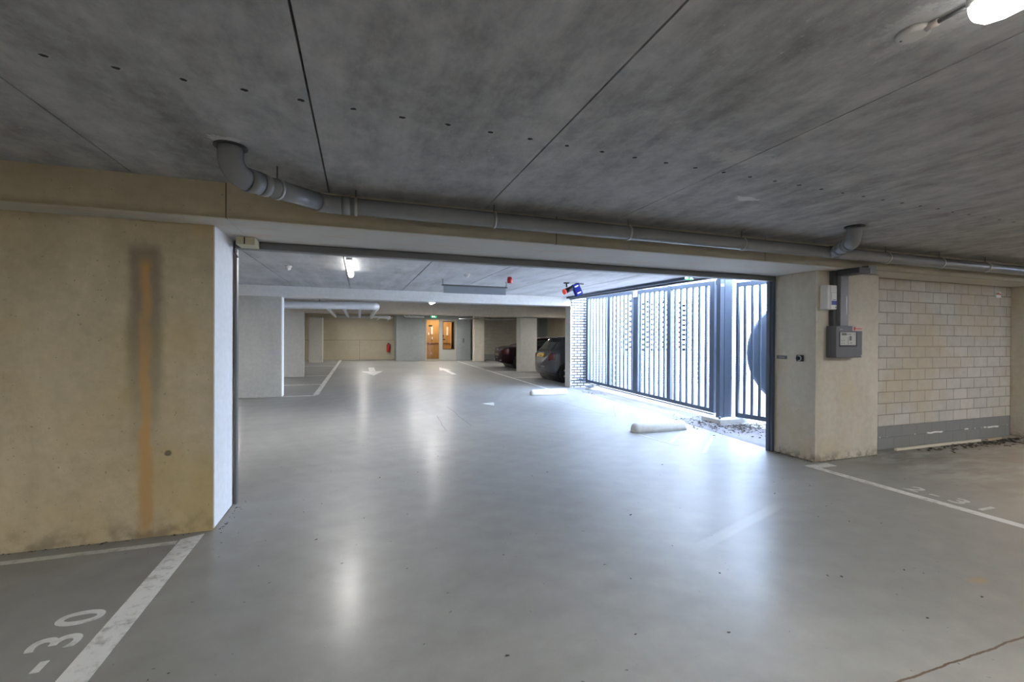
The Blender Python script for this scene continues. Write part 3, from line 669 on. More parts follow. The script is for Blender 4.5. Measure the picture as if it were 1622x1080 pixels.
# ------------------------------------------------------------------ parking stops
def stop(x0, x1, y, label):
    b_ = MB(); n = 14; r_ = .105; rings = []
    for x, k in ((x0, .72), (x0+.02, .93), (x0+.06, 1), (x1-.06, 1), (x1-.02, .93), (x1, .72)):
        rings.append([b_.bm.verts.new((x, y+math.cos(PI*i/n)*r_*k, sl(y)+(math.sin(PI*i/n)**.8 if 0 < i < n else 0)*.145*k)) for i in range(n+1)])
    for A, B in zip(rings, rings[1:]):
        for i in range(n): f_ = b_.bm.faces.new((A[i], A[i+1], B[i+1], B[i])); f_.smooth = True
        b_.bm.faces.new((A[0], B[0], B[n], A[n]))
    b_.bm.faces.new(rings[0]); b_.bm.faces.new(rings[-1])
    tag(b_.build('parking_stop', m_stop), label, 'wheel stop')
stop(4.14, 5.12, 6.12, 'half-round concrete wheel stop lying nearer the gate post')
stop(4.07, 5.08, 10.47, 'white half-round wheel stop in front of the white brick pillar')

# ------------------------------------------------------------------ floor markings
def line(pts, label, m=m_paint, name='parking_line'):
    b_ = MB()
    for p_ in pts: b_.poly(p_, .0005, .0015)
    return tag(b_.build(name, m), label, 'floor marking')
def rect(x0, x1, y0, y1, n=1): return [(x0, y0), (x1, y0), (x1, y1), (x0, y1)]
line([[(-1.228, -4), (-1.108, -4), (-1.115, 3.98), (-1.25, 3.92)]], 'broad white bay line at the lower left, beside the bay number ending in 30')
line([rect(-3.2, -1.26, 3.84, 3.90)], 'faint strip of paint along the foot of the stained wall', m_paintw)
line([[(5.08, -4), (5.18, -4), (5.15, 3.93), (5.05, 3.93)], rect(5.15, 5.42, 3.80, 3.93)], 'white bay line running right from the foot of the column with the panel')
line([[(-1.07, Y0+7.3), (-.95, Y0+7.3), (-.90, 25.9), (-1.02, 25.9)]], 'long white line along the left bays beyond the first grey column')
for y_, x0_, x1_, lab in ((11.78, -1.73, -1.0, 'short white line right of the nearest grey column'), (14.2, -4.8, -1.05, 'white bay line behind the nearest grey column'), (16.95, -1.75, -1.05, 'short white bay line at the middle left column'), (21.65, -4.8, -1.05, 'farthest white bay line of the left bays')):
    line([rect(x0_, x1_, y_-.05, y_+.05)], lab)
line([[(4.98, 11.3), (5.07, 11.3), (5.07, 23.7), (4.98, 23.7)]], 'long white line along the right bays past the parked cars')
for y_, lab in ((14.75, 'white bay line beside the grey hatchback'), (17.1, 'white bay line at the foot of the column between the cars')): line([rect(5.07, 9.5, y_-.04, y_+.04)], lab)
def arrow(cx, yt, yb, hw, sw, hl, sgn, label, m=m_paint):
    # tip at yt
    yh = yt-sgn*hl
    return line([[(cx, yt), (cx+hw, yh), (cx+sw, yh), (cx+sw, yb), (cx-sw, yb), (cx-sw, yh), (cx-hw, yh)]], label, m, 'floor_arrow')
arrow(.48, 16.6, 20.3, .40, .12, 1.8, -1, 'white floor arrow pointing this way, left lane')
arrow(3.35, 19.8, 16.4, .26, .09, 1.6, 1, 'white floor arrow pointing away toward the far door', m_paint)
line([[(2.55, 9.55), (2.86, 9.62), (2.74, 9.18)]], 'small white remnant of a floor arrow in the middle of the lane', m_paint, 'floor_arrow')
def strip(a, b_, w): 
    a = Vector((*a, 0)); b_ = Vector((*b_, 0)); d = (b_-a).normalized(); n = Vector((-d.y, d.x, 0))*w/2
    return [tuple((a+n)[:2]), tuple((a-n)[:2]), tuple((b_-n)[:2]), tuple((b_+n)[:2])]
line([strip((4.13, 5.98), (4.25, 5.2), .05), strip((4.25, 5.35), (4.98, 5.97), .06), strip((4.3, 4.75), (5.2, 5.55), .05)], 'faint old paint lines beside the nearer wheel stop', m_faint)
def marks(name, chars, size, x, rz, label, m=m_paint):
    cy_ = sum(c[1] for c in chars)/len(chars)
    e = empty(name, (x, cy_, 0), label, 'floor number')
    for ch, y in chars:
        o = text_mesh('dash' if ch == '-' else 'digit', ch, size, m, (0, y-cy_, sl(y)+.0016), rz, bold=.004, parent=e)
marks('bay_number', (('2', 2.41), ('-', 2.60), ('3', 2.785), ('0', 2.99)), .285, -1.305, PI/2, 'painted white bay number 2-30 on the floor at lower left')
marks('bay_number', (('2', 2.95), ('-', 2.78), ('3', 2.60), ('1', 2.41)), .27, 5.24, -PI/2, 'worn painted bay number 2-31 on the floor at right', m_paintw)

# ------------------------------------------------------------------ lamps
def lamp(loc, label, length=1.25, w=.13, power=LAMP_W):
    e = empty('ceiling_lamp', loc, label, 'lamp', 'tubular ceiling lamps')
    # loc = top centre under the ceiling; runs along Y
    q = MB(); q.box(-w*.42, w*.42, -length/2, length/2, -.045, 0, bev=.01); o = q.build('housing', m_whitepaint, e)
    q = MB(); n = 14; ys = [-length/2+.0, -length/2+.02, -length/2+.06, length/2-.06, length/2-.02, length/2]; ks = [.55, .85, 1, 1, .85, .55]
    rings = []
    for y_, k_ in zip(ys, ks): rings.append([q.bm.verts.new((math.cos(PI+PI*i/n)*w/2*k_, y_, -.04+math.sin(PI+PI*i/n)*.06*k_)) for i in range(n+1)])
    for A, B in zip(rings, rings[1:]):
        for i in range(n): f_ = q.bm.faces.new((A[i], A[i+1], B[i+1], B[i])); f_.smooth = True
    q.bm.faces.new(rings[0]); q.bm.faces.new(rings[-1])
    q.build('diffuser', m_lamp, e)
    ld = bpy.data.lights.new('lamp_light', 'AREA'); ld.shape = 'RECTANGLE'; ld.size = w; ld.size_y = length; ld.energy = power; ld.color = (1, .97, .93)
    lo = bpy.data.objects.new('lamp_light', ld); COL.objects.link(lo); lo.parent = e; lo.location = (0, 0, -.115)
    return e
lamp((1.885, .27, ZC-.012), 'bright tubular ceiling lamp at the top right corner', power=LAMP_W)
for x_, y_ in ((-3.2, .2), (6.6, .6), (1.9, -4.0), (-3.2, -4), (6.6, -4), (9.6, .6)): lamp((x_, y_, ZC-.012), 'tubular ceiling lamp behind the viewpoint')
lamp((-.145, 7.55, ZC+sl(7.5)-.012), 'bright tubular lamp on the far ceiling, above the lane', 1.5, .10)
lamp((-4.5, 8.45, ZC+sl(8.4)-.03), 'tubular ceiling lamp beyond the left wall')
for y_ in (14.4, 19.0): lamp((2.25, y_, ZC+sl(y_)-.03), 'distant ceiling lamp at the %s of two in the centre' % ('nearer' if y_ < 15 else 'farther'), power=LAMP_W)
for x_, y_ in ((-4.5, 14.4), (-4.5, 19.5), (7.6, 14.6), (7.6, 20), (4.2, 22.8), (.2, 23.3)): lamp((x_, y_, ZC+sl(y_)-.03), 'ceiling lamp out of view among the far bays')  # the last one, hidden by a beam, is added to brighten the back wall
# junction box with conduit by the near lamp
e = empty('junction_box', (1.895, 1.07, ZC), 'round whitish junction cover with cable stub beside the near lamp', 'junction box')
q = MB(); q.tube([(0, 0, 0), (0, 0, -.012), (0, 0, -.018)], [.052, .050, .035], 28); q.build('cover', mat('aged_plastic', (.60, .59, .55), .5), e)
q = MB(); q.tube([(0, -.04, -.012), (0, -.075, -.012)], .012, 14); q.build('gland', mat('pinkish_gland', (.55, .48, .44), .5), e)
q = MB(); q.tube([(0, -.07, -.012), (0, -.165, -.014)], .007, 10); q.build('cable', m_frame, e)
q = MB(); q.tube([(-.015, .03, -.017), (-.015, .03, -.02)], .004, 8); q.build('screw', m_frame, e)

# ------------------------------------------------------------------ ceiling devices of the far room
def dome(loc, label, r=.05, h=.05, m=m_whitepaint, name='smoke_detector'):
    e = empty(name, loc, label, 'detector')
    q = MB(); q.tube([(0, 0, 0), (0, 0, -h*.3)], r, 24); q.build('base', m, e)
    q = MB(); q.tube([(0, 0, -h*.3), (0, 0, -h*.7), (0, 0, -h)], [r*.8, r*.7, r*.35], 24); q.build('sensor_dome', m, e)
dome((-1.10, 8.05, ZC+sl(8.05)), 'small white ceiling detector left of the far lamp', .055, .075)
dome((1.83, 7.9, ZC+sl(7.9)), 'white ceiling detector above the hanging grey sign', .06, .06)
e = empty('alarm_sounder', (2.68, 8.0, ZC+sl(8)), 'bright red alarm sounder under the far ceiling', 'alarm')
q = MB(); q.tube([(0, 0, 0), (0, 0, -.02)], .04, 20); q.build('base', m_red, e)
q = MB(); q.tube([(0, 0, -.02), (0, 0, -.045), (0, 0, -.11), (0, 0, -.12)], [.045, .052, .048, .04], 24); q.build('body', m_red, e)
# hanging sign
e = empty('hanging_sign', (2.21, 8.8, 2.57), 'grey translucent sign panel hanging from the far ceiling on rods', 'sign')
q = MB(); q.box(-.68, .68, -.015, .015, -.025, .005, bev=.003); q.build('top_rail', m_frame, e)
q = MB(); q.box(-.645, .645, -.004, .004, -.165, -.02); q.build('panel', mat('grey_panel', (.27, .30, .34), .4), e)
for x_ in (-.66, .65):
    q = MB(); q.tube([(x_, 0, .0), (x_+(.015 if x_ > 0 else 0), 0, .055), (x_, 0, ZC+sl(8.8)-2.57)], .008, 8); q.build('hanging_rod', m_frame, e)
# red and blue lights
e = empty('signal_lights', (4.16, 8.4, ZC+sl(8.4)), 'pair of signal spotlights, one red one blue, hung under the ceiling', 'signal light')
q = MB(); q.box(-.16, -.06, -.03, .03, -.025, 0); q.tube([(-.11, 0, -.02), (-.10, 0, -.10)], .015, 10); q.build('bracket', m_black, e)
q = MB(); q.box(.10, .28, -.02, .02, -.03, 0); q.tube([(.19, 0, -.03), (.13, 0, -.10)], .012, 10); q.build('bracket', m_frame, e)
ax = Vector((-.85, 0, -.40)).normalized()
c0 = Vector((.02, 0, -.11)); q = MB(); q.tube([c0, c0+ax*.17], .052, 20); q.build('black_housing', m_black, e)
q = MB(); q.tube([c0+ax*.17, c0+ax*.215], .056, 24); q.build('red_lens', mat('red_glow', (.6, .03, .02), .3, emit=(1, .12, .06), estr=.25), e)
rot = Matrix.Rotation(math.radians(-30), 4, 'Y')
q = MB(); q.box(-.078, .078, -.05, .05, -.14, .12, bev=.012); bmesh.ops.transform(q.bm, matrix=Matrix.Translation((.13, 0, -.13)) @ Matrix.Rotation(math.radians(-25), 4, 'Y'), verts=q.bm.verts); q.build('blue_housing', m_blue, e)
q = MB()
for z_ in (-.09, .055): q.box(-.045, .035, -.056, -.048, z_, z_+.02)
bmesh.ops.transform(q.bm, matrix=Matrix.Translation((.13, 0, -.13)) @ Matrix.Rotation(math.radians(-25), 4, 'Y'), verts=q.bm.verts); q.build('reflector_strip', m_signw, e)
def exitsign(loc, rz, label, w=.30, h=.12):
    e = empty('exit_sign', loc, label, 'exit sign', rz=rz)
    q = MB(); q.box(-w/2, w/2, -.02, .02, -h, 0, bev=.004); q.build('sign_body', m_green, e)
    q = MB(); q.box(-.10, -.03, -.023, -.02, -h*.85, -h*.15); q.box(.02, .05, -.023, -.02, -h*.3, -h*.15)
    q.box(.01, .06, -.023, -.02, -h*.62, -h*.35); q.box(.0, .02, -.023, -.02, -h*.85, -h*.6); q.box(.05, .08, -.023, -.02, -h*.85, -h*.62); q.build('running_figure', m_signw, e)
exitsign((5.40, 6.35, 2.60), 0, 'small green exit sign on the ceiling edge above the gate', .14, .06)
exitsign((3.84, 24.55, 2.78), 0, 'tiny green exit sign above the lit wooden window', .34, .14)

# ------------------------------------------------------------------ white pipes below the far ceiling
e = empty('white_pipework', (0, 13, 2.45), 'white pipework hung behind the pale beam at left', 'pipes')
def wpart(q, n, m=m_pvc_w): return part(q, n, m, e)
q = MB(); q.tube([(-9, 12.75, 2.27), (.30, 12.75, 2.375)]+[Vector((.30, 12.87, 2.375))+Vector((math.sin(a)*.12, -math.cos(a)*.12, 0)) for a in [PI/2*k/8 for k in range(9)]]+[(.42, 13.1, 2.36)], .10, 20); wpart(q, 'cross_pipe')
for i, x_ in enumerate((-.85, -.42, .0, .42)):
    q = MB(); q.tube([(x_, 12.8, 2.34), (x_, 18.0, 2.315)], .05 if i < 3 else .07, 14); wpart(q, 'branch_pipe')
q = MB(); q.tube([(-.85, 18.0, 2.31), (1.0, 18.0, 2.32), (1.1, 18.08, 2.32), (1.12, 18.6, 2.32)], .05, 16); wpart(q, 'rear_cross_pipe')
for i, x_ in enumerate((.3, .75, 1.2)):
    q = MB(); q.tube([(x_, 18.0, 2.31), (x_, 21.0, 2.32)], .03, 10); wpart(q, 'rear_branch_pipe')
for x_ in (-6, -3.4, -1.0):
    q = MB(); q.tube([(x_, 12.75, 2.36), (x_, 12.75, ZC+sl(12.75))], .012, 8); wpart(q, 'hanger_rod', m_frame)
e = empty('white_conduit', (2.8, 24.4, 2.7), 'white bent conduit high on the grey wall left of the lit window', 'conduit')
q = MB(); q.tube([(2.05, 23.0, 2.74), (2.30, 24.3, 2.66), (3.3, 24.45, 2.66)], .035, 12); part(q, 'bent_tube', m_pvc_w, e)
q = MB(); q.tube([(2.5, 24.33, 2.66), (2.5, 24.33, 2.86)], .02, 8); part(q, 'stub', m_pvc_w, e)
e = empty('silver_conduit', (5.7, 24.2, 2.6), 'long silver conduit under the ceiling right of the far door', 'conduit')
q = MB(); q.tube([(5.0, 23.4, 2.56), (6.1, 23.3, 2.58)], .03, 10); part(q, 'tube', m_clip, e)
q = MB(); q.tube([(6.2, 22.6, 2.50), (8.6, 22.4, 2.55)], .025, 10); part(q, 'tube', m_clip, e)
for a in ((5.1, 23.39, 2.56), (6.0, 23.31, 2.57), (6.5, 22.57, 2.5), (8.3, 22.43, 2.55)):
    q = MB(); q.tube([a, (a[0], a[1], ZC+sl(a[1]))], .012, 8); part(q, 'hanger_rod', m_frame, e)

# ------------------------------------------------------------------ lit hallway with window and door
m_oak = None
m_oak, t, b = nt('oak_panel'); tc = N(t, 'ShaderNodeTexCoord').outputs['Object']
nn = noise(t, vmap(t, tc, (8, 8, .7)), 3, 6, .6, .6)
L(t, ramp(t, nn, [(.3, (.42, .22, .08)), (.7, (.62, .36, .14))]), b.inputs['Base Color']); b.inputs['Roughness'].default_value = .4
w = MB(); w.box(3.3, 5.3, 26.6, 26.7, .28, 2.9); w.box(3.3, 5.3, 24.9, 26.6, 2.85, 2.9); w.box(3.32, 3.42, 24.87, 26.6, .28, 2.9); w.box(5.17, 5.27, 24.87, 26.6, .28, 2.9); w.box(3.3, 5.3, 24.9, 26.6, .24, .29)
struct('wall_hallway', w, m_oak, 'warm oak panelled hallway walls behind the far glass')
w = MB(); w.box(3.42, 5.17, 26.57, 26.6, 1.18, 1.24); struct('trim_6', w, mat('dark_oak', (.26, .12, .04), .5), 'dark oak rail across the hallway wall')
ld = bpy.data.lights.new('hall_light', 'AREA'); ld.shape = 'RECTANGLE'; ld.size = 1.2; ld.size_y = .8; ld.energy = 42; ld.color = (1, .78, .5)
e = empty('hall_lamp', (4.3, 25.7, 2.84), 'warm lamp in the hallway ceiling behind the far door', 'lamp')
q = MB(); q.box(-.3, .3, -.2, .2, -.03, 0); q.build('lamp_panel', mat('warm_diffuser', (1, .9, .7), .4, emit=(1, .8, .5), estr=3), e)
lo = bpy.data.objects.new('hall_light', ld); COL.objects.link(lo); lo.parent = e; lo.location = (0, 0, -.05)
def fr(e, x0, x1, y, z0, z1, t_, m, name='window_frame'):
    q = MB(); d = .035
    q.box(x0, x0+t_, y-d, y+d, z0, z1); q.box(x1-t_, x1, y-d, y+d, z0, z1); q.box(x0+t_, x1-t_, y-d, y+d, z0, z0+t_); q.box(x0+t_, x1-t_, y-d, y+d, z1-t_, z1)
    o = part(q, name, m, e); return o
m_framewood = mat('beige_frame', (.44, .38, .28), .5)
e = empty('window_1', (3.85, 24.8, .29), None, None); e['kind'] = 'structure'; e['label'] = 'tall glazed side panel showing warm oak, left of the far door'
fr(e, 3.42, 4.24, 24.8, .29, 2.60, .07, m_framewood)
q = MB(); q.box(3.49, 4.17, 24.795, 24.803, .36, 2.53); part(q, 'glass_pane', m_glass, e)
q = MB(); q.box(3.60, 3.80, 24.79, 24.794, 2.16, 2.24); part(q, 'dark_sticker', m_black, e)
m_paper = mat('white_paper', (.85, .85, .84), .7)
for i, (x0, x1, z0, z1) in enumerate(((3.56, 3.62, 1.75, 2.12), (4.0, 4.1, 1.75, 2.2), (3.82, 3.90, 1.72, 1.85), (4.04, 4.10, 1.45, 1.58), (4.62, 4.68, 1.6, 2.3), (4.92, 5.02, 1.7, 2.2))):
    q = MB(); q.box(x0, x1, 26.55, 26.565, z0, z1); tag(q.build('notice_paper', m_paper), ['narrow white notice on the hallway wall, leftmost behind the side glass', 'tall white notice on the hallway wall at the right of the side glass', 'small white notice below the middle of the side glass', 'lowest small white notice behind the side glass', 'slim white notice behind the left of the door glass', 'broad white notice behind the right of the door glass'][i], 'notice')
e = empty('door_1', (4.7, 24.8, .29), None, None); e['kind'] = 'structure'; e['label'] = 'grey far door with tall glass pane onto the oak hallway'
m_doorgrey = mat('door_grey', (.42, .42, .38), .45)
fr(e, 4.24, 5.17, 24.8, .29, 2.58, .07, m_doorgrey, 'door_frame')
q = MB(); q.box(4.31, 5.10, 24.78, 24.82, .30, .92); q.box(4.31, 4.40, 24.78, 24.82, .92, 2.50); q.box(5.02, 5.10, 24.78, 24.82, .92, 2.50); q.box(4.42, 5.02, 24.78, 24.82, 2.42, 2.50); part(q, 'door_leaf', m_doorgrey, e)
fr(e, 4.38, 5.06, 24.79, .90, 2.46, .028, mat('dark_bead', (.10, .06, .03), .5), 'glazing_bead')
q = MB(); q.box(4.44, 5.0, 24.796, 24.802, .94, 2.40); part(q, 'glass_pane', m_glass, e)
q = MB(); q.box(4.37, 4.43, 24.73, 24.78, 1.60, 1.70); q.box(4.37, 4.52, 24.72, 24.75, 1.43, 1.47); q.box(4.38, 4.41, 24.74, 24.78, 1.38, 1.62); part(q, 'door_handle', m_black, e)
q = MB(); q.box(5.5, 5.58, 24.66, 24.70, 1.28, 1.52, bev=.004); tag(q.build('wall_intercom', mat('intercom_dark', (.13, .14, .15), .5)), 'small dark intercom on the grey wall right of the far door', 'intercom')
# extinguisher
e = empty('fire_extinguisher', (1.52, 25.9, .75), 'red fire extinguisher hung at the right end of the beige back wall', 'fire extinguisher')
q = MB(); q.tube([(0, 0, 0), (0, 0, .03), (0, 0, .38), (0, 0, .43), (0, 0, .45)], [.07, .085, .085, .05, .025], 20); q.build('cylinder', m_red, e)
q = MB(); q.box(-.03, .03, -.02, .02, .45, .50); q.tube([(.03, 0, .47), (.12, -.02, .40), (.12, -.02, .15)], .012, 8); q.build('valve', m_black, e)
for i in range(1): q = MB(); q.box(.09, .1, .07, .09, .2, .3); q.build('wall_bracket', m_black, e)

# ------------------------------------------------------------------ cars (parametric bodies, rear toward -X)
def ip(x, xs_, ys_): return float(np.interp(x, xs_, ys_))
def smoothstep(a): a = max(0, min(1, a)); return a*a*(3-2*a)
class CarShape:
    def __init__(s, Ln, Wd, top, belt, plan, zb, wheels, wr, roofw): s.Ln, s.Wd, s.top, s.belt, s.plan, s.zb, s.wheels, s.wr, s.roofw = Ln, Wd, top, belt, plan, zb, wheels, wr, roofw
    def ring(s, x):
        n = 29
        w_ = s.Wd/2*ip(x, *s.plan); zt = ip(x, *s.top); zbel = min(ip(x, *s.belt), zt-.015); zb_ = ip(x, *s.zb); rw = ip(x, *s.roofw)
        gh = max(0, zt-zbel)              # greenhouse height
        k = smoothstep(gh/.3)
        pts = [(0, zb_), (w_*.80, zb_), (w_*.93, zb_+.05), (w_*.985, zb_+.16), (w_, zb_+(zbel-zb_)*.45), (w_*.995, zb_+(zbel-zb_)*.72), (w_*.965, zbel-.01)]
        wt = w_*(.90*(1-k)+rw*k)
        pts += [(w_*.94, zbel+gh*.06), (w_*(.94*.5)+wt*.5, zbel+gh*.52), (wt, zt-.05-.05*k+.04*(1-k)), (wt*.90, zt-.018), (wt*.6, zt-.003), (0, zt+.012)]
        P = np.array(pts); d = np.r_[0, np.cumsum(np.hypot(*np.diff(P, axis=0).T))]; 
        # fixed parameters per control point to keep rows aligned
        tt = np.linspace(0, 1, len(pts)); q = np.linspace(0, 1, 49)
        yy = np.interp(q, tt, P[:, 0]); zz = np.interp(q, tt, P[:, 1])
        for _ in range(2):
            yy[1:-1] = (yy[:-2]+2*yy[1:-1]+yy[2:])/4; zz[1:-1] = (zz[:-2]+2*zz[1:-1]+zz[2:])/4
        return yy, zz, q
    def pt(s, x, v, side):
        yy, zz, q = s.ring(x); return Vector((x, side*float(np.interp(v, q, yy)), float(np.interp(v, q, zz))))
def build_car(cs, root, body_m, glass_m, trim_m):
    xs_ = np.r_[np.linspace(0, .3, 16)**1.0*1, np.linspace(.3, cs.Ln-.3, 90)[1:-1], np.linspace(cs.Ln-.3, cs.Ln, 16)]
    q = MB(); rings = []
    for x in xs_:
        yy, zz, _ = cs.ring(x)
        a = [q.bm.verts.new((x, -y, z)) for y, z in zip(yy, zz)]; b_ = [a[0]]+[q.bm.verts.new((x, y, z)) for y, z in zip(yy[1:-1], zz[1:-1])]+[a[-1]]
        rings.append((a, b_))
    for (A, B), (A2, B2) in zip(rings, rings[1:]):
        for P_, P2 in ((A, A2), (B, B2)):
            for i in range(len(P_)-1):
                vs_ = (P_[i], P_[i+1], P2[i+1], P2[i]); c = sum((v.co for v in vs_), Vector())/4
                if any((c.x-wx)**2+(c.z-cs.wr)**2 < (cs.wr+.055)**2 for wx in cs.wheels) and abs(c.y) > cs.Wd/2*.55: continue
                f_ = q.bm.faces.new(vs_); f_.smooth = True
    for A, B in (rings[0], rings[-1]):
        q.bm.faces.new(A+list(reversed(B[1:-1])))
    q.build('body', body_m, root)
    # wheel wells
    for wx in cs.wheels:
        q = MB(); q.tube([(wx, -cs.Wd/2*.90, cs.wr), (wx, cs.Wd/2*.90, cs.wr)], cs.wr+.05, 28); q.build('wheel_well', m_black, root)
    for wx in cs.wheels:
        for sd in (-1, 1):
            y0 = sd*(cs.Wd/2-.205); y1 = sd*(cs.Wd/2-.015); q = MB(); ym = (y0+y1)/2
            q.tube([(wx, y0, cs.wr), (wx, y0+(y1-y0)*.1, cs.wr), (wx, y1-(y1-y0)*.12, cs.wr), (wx, y1, cs.wr)], [cs.wr*.9, cs.wr, cs.wr, cs.wr*.9], 32)
            wh = q.build('wheel', m_rubber, root)
            q = MB(); q.tube([(wx, y1-sd*.02, cs.wr), (wx, y1+sd*.004, cs.wr)], [cs.wr*.68, cs.wr*.64], 28)
            q.build('rim', mat_rim, wh)
            q = MB()
            for k in range(5):
                a = 2*PI*k/5; q.tube([(wx, y1+sd*.006, cs.wr), (wx+math.cos(a)*cs.wr*.6, y1+sd*.006, cs.wr+math.sin(a)*cs.wr*.6)], .022, 6)
            q.build('spokes', m_clip, wh)
def patch(cs, root, name, m, x0, x1, v0, v1, sides=(-1, 1), off=.006, nx=14, nv=8, xf=None):
    q = MB()
    for sd in sides:
        G = []
        for i in range(nx+1):
            row = []
            for j in range(nv+1):
                v = v0+(v1-v0)*j/nv; xx = x0+(x1-x0)*i/nx
                if xf: xx = xf(i/nx, j/nv)
                p0 = cs.pt(xx, v, sd); px = cs.pt(xx+.01, v, sd)-cs.pt(xx-.01, v, sd); pv = cs.pt(xx, min(1, v+.01), sd)-cs.pt(xx, v-.01, sd)
                n_ = px.cross(pv); n_ = n_.normalized() if n_.length > 1e-9 else Vector((0, 0, 1))
                if n_.dot(p0-Vector((p0.x+(.0), 0, .6))) < 0: n_ = -n_
                row.append(q.bm.verts.new(p0+n_*off))
            G.append(row)
        for i in range(nx):
            for j in range(nv):
                f_ = q.bm.faces.new((G[i][j], G[i+1][j], G[i+1][j+1], G[i][j+1])); f_.smooth = True
    bmesh.ops.remove_doubles(q.bm, verts=q.bm.verts, dist=.0005)
    return q.build(name, m, root)
mat_rim = mat('dark_rim', (.08, .08, .085), .35, .8)
m_carglass = mat('car_glass', (.02, .035, .035), .06, 0, coat=1)
m_tail = mat('tail_lens', (.07, .006, .008), .2, coat=.4)
# small grey hatchback
hb = CarShape(3.55, 1.64,
    top=([0, .02, .08, .20, .42, .62, .95, 1.6, 2.1, 2.45, 2.75, 3.1, 3.4, 3.5, 3.55], [.58, .68, .84, 1.02, 1.27, 1.42, 1.475, 1.49, 1.44, 1.24, 1.02, .95, .82, .70, .55]),
    belt=([0, .2, .6, 2.6, 3.0, 3.55], [.92, .92, .93, .90, .86, .60]),
    plan=([0, .02, .06, .13, .24, .42, .75, 2.6, 3.1, 3.4, 3.55], [.15, .40, .60, .76, .88, .96, 1, 1, .95, .84, .62]),
    zb=([0, .05, .15, .35, 3.2, 3.5, 3.55], [.42, .31, .25, .20, .19, .24, .38]),
    wheels=(.66, 2.96), wr=.295, roofw=([0, .3, .6, 1.5, 2.4, 3.5], [.60, .70, .76, .78, .74, .7]))
car = empty('parked_car', (5.58, 13.60, sl(13.4)), 'small grey hatchback with yellow rear plate, parked by the white brick pillar', 'car')
car.rotation_euler = (0, 0, 0)
m_cargrey = mat('dark_grey_carpaint', (.075, .075, .085), .32, .4, coat=.7)
build_car(hb, car, m_cargrey, m_carglass, m_black)
V = lambda i: i/12
patch(hb, car, 'rear_window', m_carglass, .20, .52, V(9.6), 1.0, nx=8)
patch(hb, car, 'side_window', m_carglass, .75, 1.25, V(7.15), V(8.9), nx=8)
patch(hb, car, 'side_window', m_carglass, 1.32, 2.15, V(7.15), V(8.9), nx=8)
patch(hb, car, 'windscreen', m_carglass, 2.25, 2.62, V(9.6), 1.0, nx=8)
for sg in (-1, 1): patch(hb, car, 'tail_light', m_tail, .10, .26, V(4.9), V(6.4), sides=(sg,), off=.012, nx=6, nv=6)
def taper_box(root, name, m, x0, x1, y0, y1, z0, z1, bev=.006, tilt=0):
    q = MB(); q.box(-(x1-x0)/2, (x1-x0)/2, y0, y1, -(z1-z0)/2, (z1-z0)/2, bev=bev); bmesh.ops.transform(q.bm, matrix=Matrix.Translation(((x0+x1)/2, 0, (z0+z1)/2)) @ Matrix.Rotation(tilt, 4, 'Y'), verts=q.bm.verts); return q.build(name, m, root)
lp = taper_box(car, 'licence_plate', mat('yellow_plate', (.85, .48, .04), .5), .045, .065, -.26, .26, .80, .91, .003, .45)
taper_box(car, 'plate_lettering', m_black, .040, .046, -.17, .17, .835, .865, .0, .45)
taper_box(car, 'rear_spoiler', m_cargrey, .42, .70, -.56, .56, 1.40, 1.45, .015, .10)
taper_box(car, 'plate_garnish', m_clip, .075, .10, -.22, .22, .925, .945, .004, .4)
taper_box(car, 'bumper_insert', m_black, -.004, .06, -.14, .14, .43, .50, .012)
taper_box(car, 'wiper', m_black, .16, .18, -.05, .30, 1.03, 1.05, .004, .4)
taper_box(car, 'chrome_strip', m_clip, .0, .02, -.45, -.15, .50, .512, .003)
for sd in (-1, 1):
    q = MB(); q.box(2.0, 2.14, sd*.80-.0, sd*.93, .93, 1.04, bev=.02); q.build('wing_mirror', m_cargrey, car)
    q = MB(); q.box(1.45, 1.60, sd*.815-.012, sd*.815+.012, .80, .825, bev=.005); q.build('door_handle', m_clip, car)
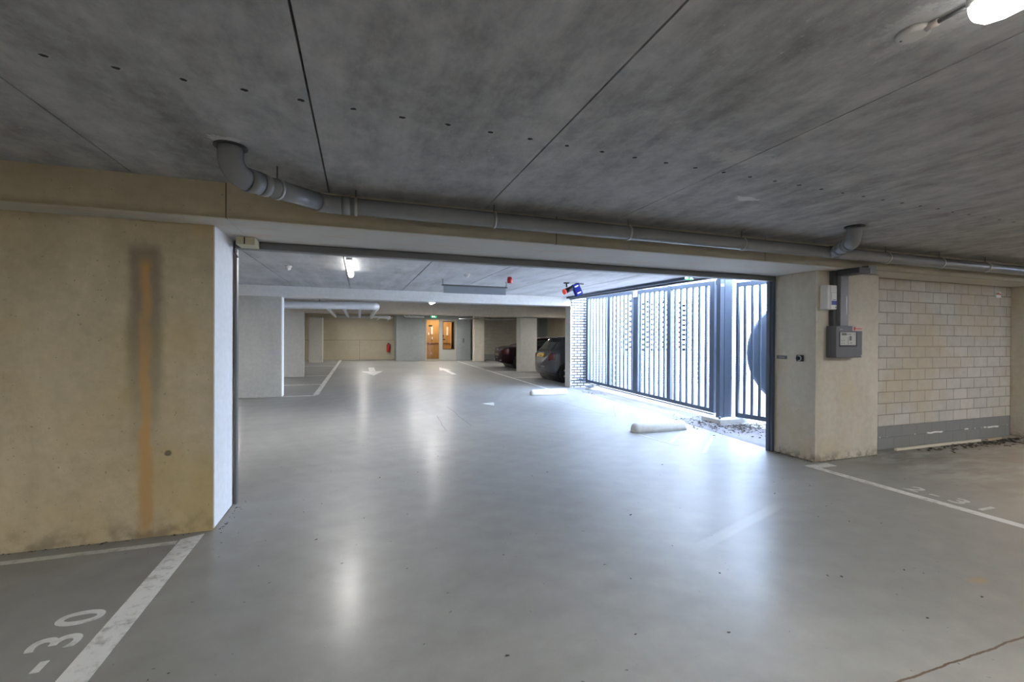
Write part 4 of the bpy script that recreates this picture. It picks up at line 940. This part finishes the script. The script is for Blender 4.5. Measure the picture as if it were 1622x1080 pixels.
# dark burgundy black saloon
sd_ = CarShape(4.45, 1.80,
    top=([0, .03, .12, .35, .75, 1.0, 1.5, 1.9, 2.5, 2.8, 3.3, 3.55, 4.1, 4.35, 4.45], [.62, .78, .90, .965, 1.0, 1.10, 1.30, 1.36, 1.36, 1.30, 1.05, .97, .86, .74, .52]),
    belt=([0, .3, .8, 3.4, 4.0, 4.45], [.88, .90, .93, .90, .80, .60]),
    plan=([0, .02, .06, .14, .28, .5, .9, 3.4, 3.9, 4.25, 4.45], [.15, .42, .62, .77, .88, .96, 1, 1, .95, .82, .60]),
    zb=([0, .05, .35, 4.0, 4.4, 4.45], [.42, .30, .20, .18, .24, .38]),
    wheels=(.86, 3.60), wr=.32, roofw=([0, .8, 1.5, 2.5, 4.4], [.70, .70, .72, .74, .7]))
car2 = empty('parked_car', (5.80, 19.05, sl(19)), 'dark burgundy saloon parked behind the grey column, farther from us', 'car')
m_burg = mat('burgundy_black_paint', (.016, .005, .008), .55, 0); m_burg.node_tree.nodes['Principled BSDF'].inputs['Specular IOR Level'].default_value = .12
build_car(sd_, car2, m_burg, m_carglass, m_black)
patch(sd_, car2, 'rear_window', m_carglass, .92, 1.52, V(9.6), 1.0, nx=8)
patch(sd_, car2, 'side_window', m_carglass, 1.35, 2.05, V(7.15), V(8.9), nx=8)
patch(sd_, car2, 'side_window', m_carglass, 2.12, 3.0, V(7.15), V(8.9), nx=8)
patch(sd_, car2, 'windscreen', m_carglass, 2.85, 3.38, V(9.6), 1.0, nx=8)
for sg in (-1, 1):
    patch(sd_, car2, 'tail_light', m_tail, .05, .30, V(4.6), V(5.9), sides=(sg,), off=.010, nx=6, nv=6)
    q = MB(); q.box(2.85, 3.02, sg*.90 if sg > 0 else -1.02, 1.02 if sg > 0 else -.90, .92, 1.04, bev=.02); q.build('wing_mirror', m_burg, car2)
    q = MB(); q.box(1.9, 2.08, sg*.895-.012, sg*.895+.012, .80, .825, bev=.004); q.build('door_handle', m_clip, car2)
taper_box(car2, 'licence_plate', mat('plate_far', (.10, .08, .05), .5), -.008, .012, -.26, .26, .55, .66, .003)
taper_box(car2, 'rear_badge', m_clip, .02, .035, -.05, .05, .80, .86, .006)
taper_box(car2, 'bumper_insert', m_black, -.004, .06, -.16, .16, .43, .50, .012)
for y_ in (-.45, .45):
    q = MB(); q.tube([(.0, y_, .36), (.15, y_, .36)], .035, 14); q.build('exhaust_tip', m_clip, car2)
bpy.context.view_layer.update()
